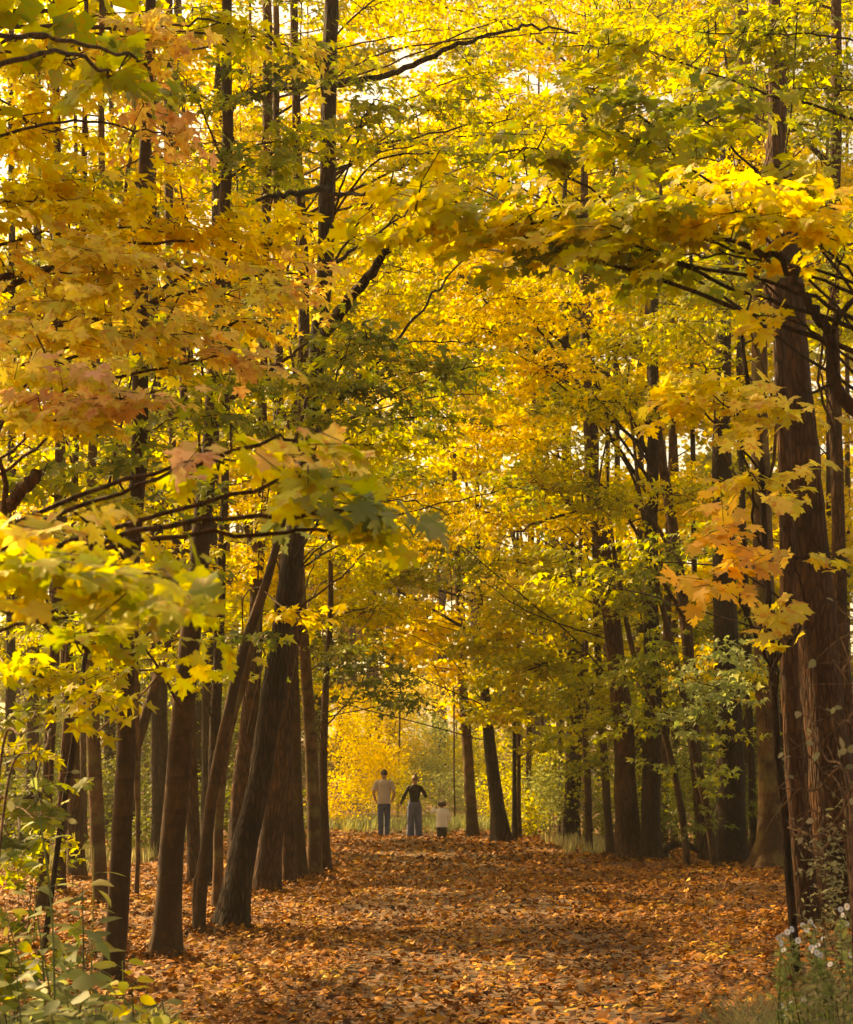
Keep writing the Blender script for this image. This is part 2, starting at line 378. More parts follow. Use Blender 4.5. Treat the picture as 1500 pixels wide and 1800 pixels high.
        nr = norm(np.array([0, 0, 1.0]) + dr3*0.35 + np.array([0, -0.35, 0]) + r.normal(0, 0.42, pos.shape))
        Rm = leaf_frames(tip, nr); sc = leaf*np.clip(r.normal(0.95, 0.2, len(pos)), 0.5, 1.4)
        s.leaves.append((pal, level, pos, Rm, sc, lp))
        if (d < 22 if twigs is None else twigs):
            for i in range(nt_):
                a = st[i]; b = a + dr[i]*Lt[i]
                s.tw.tube(np.array([a, b]), [0.0035, 0.0015], 3, cap=False)
                if i % 3 == 0:
                    q = bc[int(np.argmin(np.linalg.norm(bc - a, axis=1)))]; mdp = (q+a)/2 + r.normal(0, 0.04, 3)
                    s.tw.tube(np.array([q, mdp, a]), [0.008, 0.005, 0.0035], 3, cap=False)
        elif d < 60:
            for i in range(0, nt_, 5):
                q = bc[int(np.argmin(np.linalg.norm(bc - st[i], axis=1)))]
                s.tw.tube(np.array([q, st[i]]), [0.012, 0.004], 3, cap=False)
    def finish(s):
        if s.tw.n: tag(s.tw.build('twigs', BK[s.bark], s.root, s.origin), kind='stuff')
        if not s.leaves: return
        big = [i for i, l in enumerate(s.leaves) if l[5] > 16]
        if big and s.parts_max:
            cnt = [len(s.leaves[i][2]) for i in big]; tot = sum(cnt)
            key = np.concatenate([s.leaves[i][2][:, 1]/s.leaves[i][4] + 30*((abs(s.leaves[i][2][:, 0]) > 0.245*s.leaves[i][2][:, 1]) | ((s.leaves[i][2][:, 2]-EYE) > 0.45*s.leaves[i][2][:, 1])) for i in big])
            order = np.argsort(key)[:s.parts_max]; sel = np.zeros(tot, bool); sel[order] = True; k = 0
            for i, c in zip(big, cnt):
                m = sel[k:k+c]; k += c
                pal, lv, pos, Rm, sc, lp = s.leaves[i]
                leaf_objects(s.root, s.origin, lv, pal, pos[m], Rm[m], sc[m])
                s.leaves[i] = (pal, lv, pos[~m], Rm[~m], sc[~m], lp)
        pals = sorted({l[0] for l in s.leaves}); Vs = []; Fs = []; mi = []; n = 0
        for pal, lv, pos, Rm, sc, lp in s.leaves:
            if not len(pos): continue
            W, T = leaf_verts(lv, pos, Rm, sc, s.r)
            Vs.append(W - s.origin); Fs.append(T + n); n += len(W); mi.append(np.full(len(T), pals.index(pal)))
        if Vs:
            me = new_mesh('foliage', np.vstack(Vs), [np.vstack(Fs)], [LM[p] for p in pals], np.concatenate(mi), smooth_=False)
            tag(link('foliage', me, s.root), kind='stuff')

# ------------------------------------------------------------------ warm-tinted haze, added to lift shadows and give a golden glow
def haze():
    m, t, new, lk = node_mat('haze'); pv = new('ShaderNodeVolumePrincipled'); pv.inputs['Color'].default_value = (1.0, 0.86, 0.66, 1); pv.inputs['Density'].default_value = HAZE
    pv.inputs['Anisotropy'].default_value = 0.35; ou = new('ShaderNodeOutputMaterial'); lk(pv.outputs[0], ou.inputs['Volume'])
    x, y0, y1, z0, z1 = 70, -25, 165, -2.5, 45
    V = [(a, b, c) for c in (z0, z1) for (a, b) in ((-x, y0), (x, y0), (x, y1), (-x, y1))]
    me = new_mesh('haze', V, [np.array([(3, 2, 1, 0), (4, 5, 6, 7), (0, 1, 5, 4), (1, 2, 6, 5), (2, 3, 7, 6), (3, 0, 4, 7)])], [m], smooth_=False)
    tag(link('haze', me), 'thin warm-tinted haze added to the air of the wood for its glow', kind='stuff')
HAZE = 0.0006
haze()
# ------------------------------------------------------------------ trees one can tell apart
T = {}
def tree(key, pts, label, **k): T[key] = Tree(pts, label, **k); return T[key]
UP = np.array([0, 0, 1.0])
# left side of the path
tree('lean', [(405,1632,66),(425,1500,56),(450,1390,52),(475,1250,50),(498,1100,48),(518,950,44),(545,760,40),(558,620,38),(574,420,38),(577,200,36),(582,0,33),(588,-260,28)],
     'thick dark rough-barked maple leaning over the leafy ground beside the path edge', bark='rough', sides=16, rough=0.09, flare=0.5, dl=1.2)
tree('brown_a', [(287,1692,62),(300,1520,54),(315,1350,52),(330,1180,48),(347,1030,44),(362,860,40),(372,720,36),(385,500,30),(398,300,26),(400,0,23),(402,-200,20)],
     'smooth brown leaning trunk standing in front of the twin-stemmed sapling', bark='smooth', sides=18, rough=0.04, flare=0.42)
tree('post', [(190,1738,52),(203,1600,46),(211,1450,44),(214,1300,42),(216,1150,40),(230,950,38),(240,800,36),(243,640,36),(250,400,30),(262,100,25),(270,-200,20)],
     'straight grey-brown trunk rising behind the leafy weeds at the path corner', bark='smooth', sides=16, rough=0.04, flare=0.14)
t = tree('twin', [(350,1640,22),(358,1520,21),(372,1400,20),(398,1260,19),(428,1140,18),(465,1030,16),(500,900,12),(520,780,8)],
     'slender pale sapling with a bowed stem beside the dark leaning maple', bark='smooth', sides=10, rough=0.04, flare=0.1, name='sapling')
t.branch([P(344,1640,t.d), P(345,1560,t.d), P(362,1470,t.d), P(370,1420,t.d)], 0.04, 0.03, name='stem')
tree('rim', [(384,1560,18),(386,1450,17),(394,1340,16),(415,1240,15),(440,1160,14),(455,1080,11)],
     'thin pale-edged curved stem just behind the dark leaning maple', bark='pale', sides=10, rough=0.03, d=22, name='sapling')
tree('stout', [(466,1572,62),(476,1460,52),(492,1330,46),(508,1180,40),(520,1000,36),(530,800,30),(535,500,24),(520,200,20),(515,-100,18)],
     'stout brown trunk with a wide flared base, just behind the dark leaning maple', bark='brown', flare=0.18, sides=14)
tree('fifth', [(507,1552,28),(508,1450,26),(508,1300,24),(503,1150,22),(500,950,20),(495,700,18),(492,300,16),(490,-50,14)],
     'straight reddish trunk between the flared brown trunk and the pale pair', bark='brown', sides=10)
tree('sixth', [(532,1546,32),(524,1470,27),(518,1350,25),(514,1200,23),(512,1000,20),(515,750,16)],
     'brown trunk whose foot bends outward, first of the three before the opening', bark='smooth', sides=10)
tree('pale_a', [(553,1543,34),(551,1430,29),(543,1280,27),(534,1130,24),(528,1000,20),(520,850,15)],
     'pale grey-brown trunk standing second from the opening of the path', bark='pale', sides=12, rough=0.03)
tree('edge', [(573,1537,24),(569,1430,20),(570,1300,17),(576,1180,15),(583,1080,13),(582,980,11),(578,880,9)],
     'narrow kinked trunk right at the edge of the bright opening', bark='smooth', sides=10, rough=0.04)
tree('left_a', [(74,1620,26),(78,1500,24),(84,1350,24),(92,1200,23),(98,1050,20),(100,900,18),(104,600,15),(100,250,12),(95,-100,10)],
     'brown trunk at the wood edge with dark leaves before it, farthest from the path', bark='smooth', sides=12)
tree('left_b', [(108,1590,22),(110,1450,22),(115,1300,20),(122,1150,18),(130,900,16),(140,600,14),(150,200,12),(152,-80,10)],
     'brown trunk pressed close beside the outermost trunk of the wood edge', bark='brown', sides=10)
tree('left_c', [(75,1690,11),(90,1560,10),(108,1430,10),(128,1320,10),(141,1230,9),(160,1050,8),(180,900,6)],
     'thin leaning dark sapling crossing the outer trunks behind the weeds', bark='dark', sides=8, name='sapling', flare=0.1)
tree('left_d', [(136,1556,38),(131,1430,34),(124,1300,32),(118,1180,30),(110,1000,26),(105,800,22),(100,400,18),(98,-50,15)],
     'reddish brown trunk with pale lichened foot in the second row of the wood edge', bark='brown', sides=10, flare=0.2)
tree('left_e', [(180,1602,34),(174,1500,32),(166,1380,31),(160,1250,29),(158,1100,26),(160,900,22),(170,600,18),(178,200,15),(180,-80,13)],
     'tan trunk with one sunlit pale edge, behind the straight grey-brown trunk', bark='pale', sides=12, flare=0.15, rough=0.03)
tree('left_f', [(241,1590,9),(243,1450,8),(239,1380,9),(241,1250,8),(243,1100,7),(246,950,6)],
     'very thin crooked sapling standing alone between two brown trunks', bark='pale', sides=8, name='sapling', flare=0.1, rough=0.08)
tree('left_g', [(279,1514,38),(280,1400,37),(281,1250,36),(278,1080,32),(275,800,26),(270,500,20),(268,0,16)],
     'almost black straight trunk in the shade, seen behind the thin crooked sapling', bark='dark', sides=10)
tree('left_h', [(343,1556,30),(340,1450,28),(334,1300,27),(327,1150,25),(325,1000,22),(326,850,19),(322,600,16)],
     'reddish trunk half hidden behind the smooth brown leaning trunk', bark='brown', sides=10)
tree('left_i', [(372,1560,26),(376,1430,26),(380,1300,25),(385,1150,23),(390,1000,20),(400,800,16),(405,500,13)],
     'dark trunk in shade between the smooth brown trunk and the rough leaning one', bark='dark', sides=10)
tree('left_j', [(416,1545,44),(420,1440,42),(428,1330,38),(444,1200,36),(452,1050,30),(458,900,26),(462,600,20),(468,200,24),(470,-100,20)],
     'red-brown trunk directly behind the rough leaning maple, rising into green leaves', bark='brown', sides=12)
tree('left_k', [(213,1540,26),(212,1400,25),(300,1100,22),(305,900,18),(300,600,16),(298,200,22),(300,-50,18)],
     'forked brown trunk that slants across the shade behind the front trunks', bark='brown', sides=8, d=30)
# right side
tree('far_moss', [(832,1462,26),(826,1380,24),(820,1290,22),(815,1200,20),(810,1100,17),(806,1000,14),(800,800,10)],
     'mottled grey trunk just beyond the child, wrapped with a few yellow leaves', bark='pale', sides=10, d=52)
tree('far_lean', [(884,1476,38),(872,1400,31),(862,1320,27),(854,1240,22),(848,1170,18),(842,1050,14),(838,900,10)],
     'dark leaning trunk standing at the crest to the side of the small child', bark='dark', sides=12, d=45, flare=0.3)
tree('far_pole', [(905,1476,11),(903,1400,10),(904,1300,9),(903,1200,9),(905,1050,7)],
     'thin dark pole-like trunk close beside the leaning trunk at the crest', bark='dark', sides=8, d=46)
tree('far_pole2', [(914,1472,9),(912,1400,9),(913,1280,8),(911,1150,7)],
     'slim brown stem almost touching the thin dark pole-like trunk', bark='brown', sides=8, d=50)
tree('r_a', [(1003,1476,40),(1007,1400,34),(1010,1250,32),(1006,1100,28),(1000,950,24),(995,700,18),(990,400,14)],
     'dark shaggy trunk where the path bends away, green leaves hugging its side', bark='dark', sides=10, d=44)
tree('r_b', [(1036,1500,16),(1035,1400,15),(1030,1300,14),(1025,1180,12),(1020,1000,10)],
     'slim trunk in the grass tuft between two dark trunks', bark='brown', sides=8, d=38)
tree('r_c', [(1074,1510,20),(1066,1400,18),(1058,1250,17),(1050,1100,15),(1045,900,12)],
     'slim leaning brown trunk with sunlit yellow leaves behind it', bark='smooth', sides=8, d=36)
tree('r_d', [(1107,1517,58),(1102,1420,50),(1098,1300,46),(1082,1150,40),(1064,1000,35),(1045,870,32),(1035,700,26),(1030,450,20),(1030,150,15)],
     'broad dark trunk at the leafy bank, the wider of a close pair', bark='brown', sides=14, d=33.5, rough=0.09)
tree('r_e', [(1146,1517,36),(1147,1400,33),(1149,1250,31),(1147,1100,28),(1147,950,25),(1150,750,20),(1153,500,15)],
     'straight dark trunk, the slimmer of the close pair at the leafy bank', ws=1.0, bark='dark', sides=12, d=33.2)
tree('r_f', [(1211,1522,12),(1203,1450,12),(1190,1370,12),(1170,1290,11),(1145,1220,11),(1115,1150,10),(1095,1060,9),(1078,960,8),(1070,880,6)],
     'thin bare sapling bending strongly towards the path, first of two', bark='smooth', sides=8, name='sapling', flare=0.15, d=31.5)
tree('r_g', [(1257,1524,14),(1248,1450,14),(1234,1380,14),(1216,1300,13),(1200,1220,12),(1185,1150,11),(1160,1060,10),(1140,960,9),(1120,850,7)],
     'thin tan sapling bending towards the path, second of two, near the flared trunk', bark='smooth', sides=8, name='sapling', flare=0.15, d=31)
tree('r_h', [(1240,1512,30),(1232,1400,28),(1220,1280,28),(1212,1150,26),(1200,1030,25),(1185,920,24),(1168,820,22),(1150,700,18),(1140,600,14)],
     'leaning trunk with a sunlit streak of bark high up among the green leaves', bark='brown', sides=12, d=34)
tree('r_i', [(1288,1522,58),(1284,1420,52),(1280,1250,46),(1275,1050,42),(1268,850,36),(1268,600,28),(1272,300,24)],
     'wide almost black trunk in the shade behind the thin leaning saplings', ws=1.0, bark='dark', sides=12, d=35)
tree('flared', [(1354,1527,62),(1357,1450,48),(1353,1330,42),(1349,1200,40),(1345,1050,38),(1341,900,35),(1337,700,30),(1335,400,24),(1320,200,32),(1305,80,30),(1300,-100,26)],
     'tall trunk with a flared, sunlit foot at the edge of the fallen leaves', ws=1.0, bark='pale', sides=18, d=30.5, flare=0.6, rough=0.05)
tree('r_j', [(1426,1640,50),(1416,1540,46),(1404,1420,43),(1394,1250,41),(1388,1100,38),(1384,950,35),(1378,750,30),(1370,500,25),(1366,200,30),(1365,60,28),(1364,-150,24)],
     'dark leaning trunk rising from behind the white asters', bark='brown', sides=14, flare=0.12)
tree('big', [(1486,1600,84),(1472,1450,78),(1456,1300,74),(1441,1150,72),(1427,1000,70),(1412,850,68),(1400,700,64),(1388,560,60)],
     'massive old trunk with a torn open top behind the tangled twigs', ws=1.0, bark='brown', sides=22, rough=0.09, flare=0.1, d=19)
tree('r_k', [(1444,1590,40),(1436,1450,38),(1424,1300,36),(1408,1120,34),(1400,950,30),(1392,800,24),(1380,640,18)],
     'dark trunk squeezed between the leaning trunk and the massive torn one', ws=1.0, bark='dark', sides=12, d=21.5)
tree('r_l', [(1326,1512,18),(1322,1400,17),(1316,1250,16),(1312,1100,15),(1305,950,14),(1300,800,12),(1296,650,10)],
     'slim dark trunk in the gap just before the flared sunlit trunk', bark='dark', sides=8, d=37)
tree('behind', [(1497,1560,38),(1492,1350,34),(1480,1100,32),(1474,900,30),(1470,650,28),(1468,400,26),(1470,150,26),(1470,-120,22)],
     'brown trunk standing close behind the massive torn trunk', bark='brown', sides=10, d=24)
tree('mast', [(1404,1712,15),(1386,1500,15),(1366,1280,14),(1352,1000,13),(1346,850,12),(1332,740,11),(1318,660,9),(1310,600,7),(1320,540,5)],
     'slender dark sapling carrying sprays of big orange leaves', bark='dark', sides=8, name='sapling', d=14, flare=0.1)
# trees standing just outside the view whose boughs reach in
tree('near_l', [(-150,1500,120),(-140,1000,100),(-110,600,80),(-80,200,60),(-40,-300,40)],
     'maple with large yellow-green leaves hanging low over the weeds', ws=1.0, bark='brown', d=6.2, sides=12)
tree('near_l2', [(-120,1600,80),(-100,1000,66),(-60,500,52),(-20,0,40),(10,-500,26)],
     'maple whose wide golden orange boughs fill the upper corner of the view', ws=1.0, bark='brown', d=11, sides=12)
tree('near_r', [(1640,1500,110),(1620,1000,90),(1580,700,80),(1560,400,60),(1540,-200,40)],
     'maple whose black crooked limb and pale yellow boughs reach across the path', ws=1.0, bark='dark', d=9, sides=12)
tree('side_r', [(1600,1500,60),(1600,900,50),(1590,300,40),(1580,-200,26)],
     'maple whose dark green boughs cross high above the path', ws=1.0, bark='dark', d=14, sides=10)
# ------------- boughs seen as branches
nr = T['near_r']
nr.branch([P(1580,760,8.6), P(1500,715,8.6), P(1466,660,8.6), P(1462,590,8.6), P(1425,535,8.6), P(1385,475,8.6), P(1300,420,8.7), P(1150,385,8.9), P(950,370,9.1)], 0.042, 0.006, 9, 0.12)
nr.branch([P(1462,590,8.6), P(1480,550,8.5), P(1530,500,8.4)], 0.02, 0.012)
nr.branch([P(1468,670,8.6), P(1430,690,8.5), P(1410,680,8.4), P(1398,650,8.4)], 0.01, 0.003)
ln = T['lean']
ln.branch([P(560,600,19), P(600,545,18.5), P(640,495,18), P(680,440,17.6), P(705,405,17.4)], 0.075, 0.035, 9, 0.22)
ln.branch([P(575,470,19), P(620,440,19), P(680,400,20), P(760,330,21)], 0.03, 0.008)
ln.branch([P(577,330,19), P(520,340,18), P(470,345,17.4), P(420,372,17), P(330,430,16.5)], 0.035, 0.012)
ln.branch([P(577,340,19), P(620,342,18.6), P(660,335,18), P(740,318,17.5)], 0.03, 0.008)
ln.branch([P(578,150,19.4), P(640,140,19), P(700,125,19), P(790,85,19), P(850,65,19), P(930,45,19.5), P(1010,62,20)], 0.05, 0.012)
ln.branch([P(578,140,19.4), P(520,155,19), P(450,160,18.5), P(380,190,18)], 0.03, 0.01)
ln.branch([P(577,240,19), P(510,250,19), P(440,290,19), P(350,345,19)], 0.03, 0.008)
ln.branch([P(545,760,18.5), P(600,700,19), P(690,610,20), P(760,520,21), P(830,440,22)], 0.03, 0.010)
ln.branch([P(520,930,18.5), P(600,900,20), P(700,880,22), P(800,905,24)], 0.02, 0.006)
bg_ = T['big']
bg_.branch([P(1380,590,19), P(1366,480,19), P(1362,300,19), P(1368,150,19), P(1372,100,19)], 0.13, 0.10, 12, 0.12)
bg_.branch([P(1400,600,19.1), P(1396,500,19.1), P(1392,420,19.1)], 0.10, 0.03, 8, 0.2, 'splinter')
bg_.branch([P(1372,600,18.9), P(1355,545,18.9), P(1346,500,18.9)], 0.08, 0.02, 8, 0.2, 'splinter')
rh = T['r_h']
rh.branch([P(1200,1000,34), P(1120,890,32), P(1000,905,30), P(930,925,28), P(880,950,27)], 0.05, 0.008)
rh.branch([P(1212,1100,34), P(1130,960,32), P(1080,870,31), P(980,800,30), P(930,770,29)], 0.045, 0.01)
rd = T['r_d']
rd.branch([P(1040,880,33.5), P(1000,800,33), P(960,760,32), P(890,730,31)], 0.05, 0.01)
T['r_e'].branch([P(1150,760,33), P(1100,690,32), P(1000,610,31), P(930,560,30), P(830,540,29)], 0.05, 0.01)
T['post'].branch([P(243,660,13.1), P(262,610,13), P(290,585,12.8)], 0.05, 0.02)
T['post'].branch([P(240,720,13.1), P(210,690,13), P(165,640,12.8), P(120,600,12.6)], 0.035, 0.012)
T['post'].branch([P(242,560,13.1), P(300,500,13), P(360,470,13), P(450,440,13)], 0.035, 0.012)
T['near_l2'].branch([P(-90,1000,11), P(-20,920,10.5), P(15,885,10), P(50,850,9.8), P(62,830,9.8)], 0.05, 0.03, 8)
T['near_l2'].branch([P(5,900,10), P(10,850,9.9), P(-5,800,9.8)], 0.02, 0.014)
T['near_l2'].branch([P(-60,500,11), P(100,470,11), P(160,450,11), P(270,470,11.5), P(400,470,12)], 0.03, 0.008)
T['near_l2'].branch([P(-20,30,12), P(20,20,12), P(110,25,12.3), P(140,90,12.4)], 0.03, 0.01)
for (k, q) in (('left_j', [(455,980),(420,900),(380,850),(330,830)]), ('stout', [(530,800),(480,700),(400,650),(300,640)]), ('brown_a', [(372,720),(420,690),(490,640),(540,600)]),
               ('left_e', [(170,620),(200,500),(225,300),(240,170)]), ('left_b', [(145,400),(150,250),(152,150)]), ('left_k', [(300,260),(270,170),(255,100),(300,60)]),
               ('r_a', [(1000,950),(960,900),(905,935),(910,980)]), ('flared', [(1335,500),(1250,440),(1180,400),(1120,330)]), ('behind', [(1468,300),(1400,230),(1360,200)])):
    t = T[k]; t.branch([P(a, b, t.d) for a, b in q], 0.05*t.d/22, 0.012)

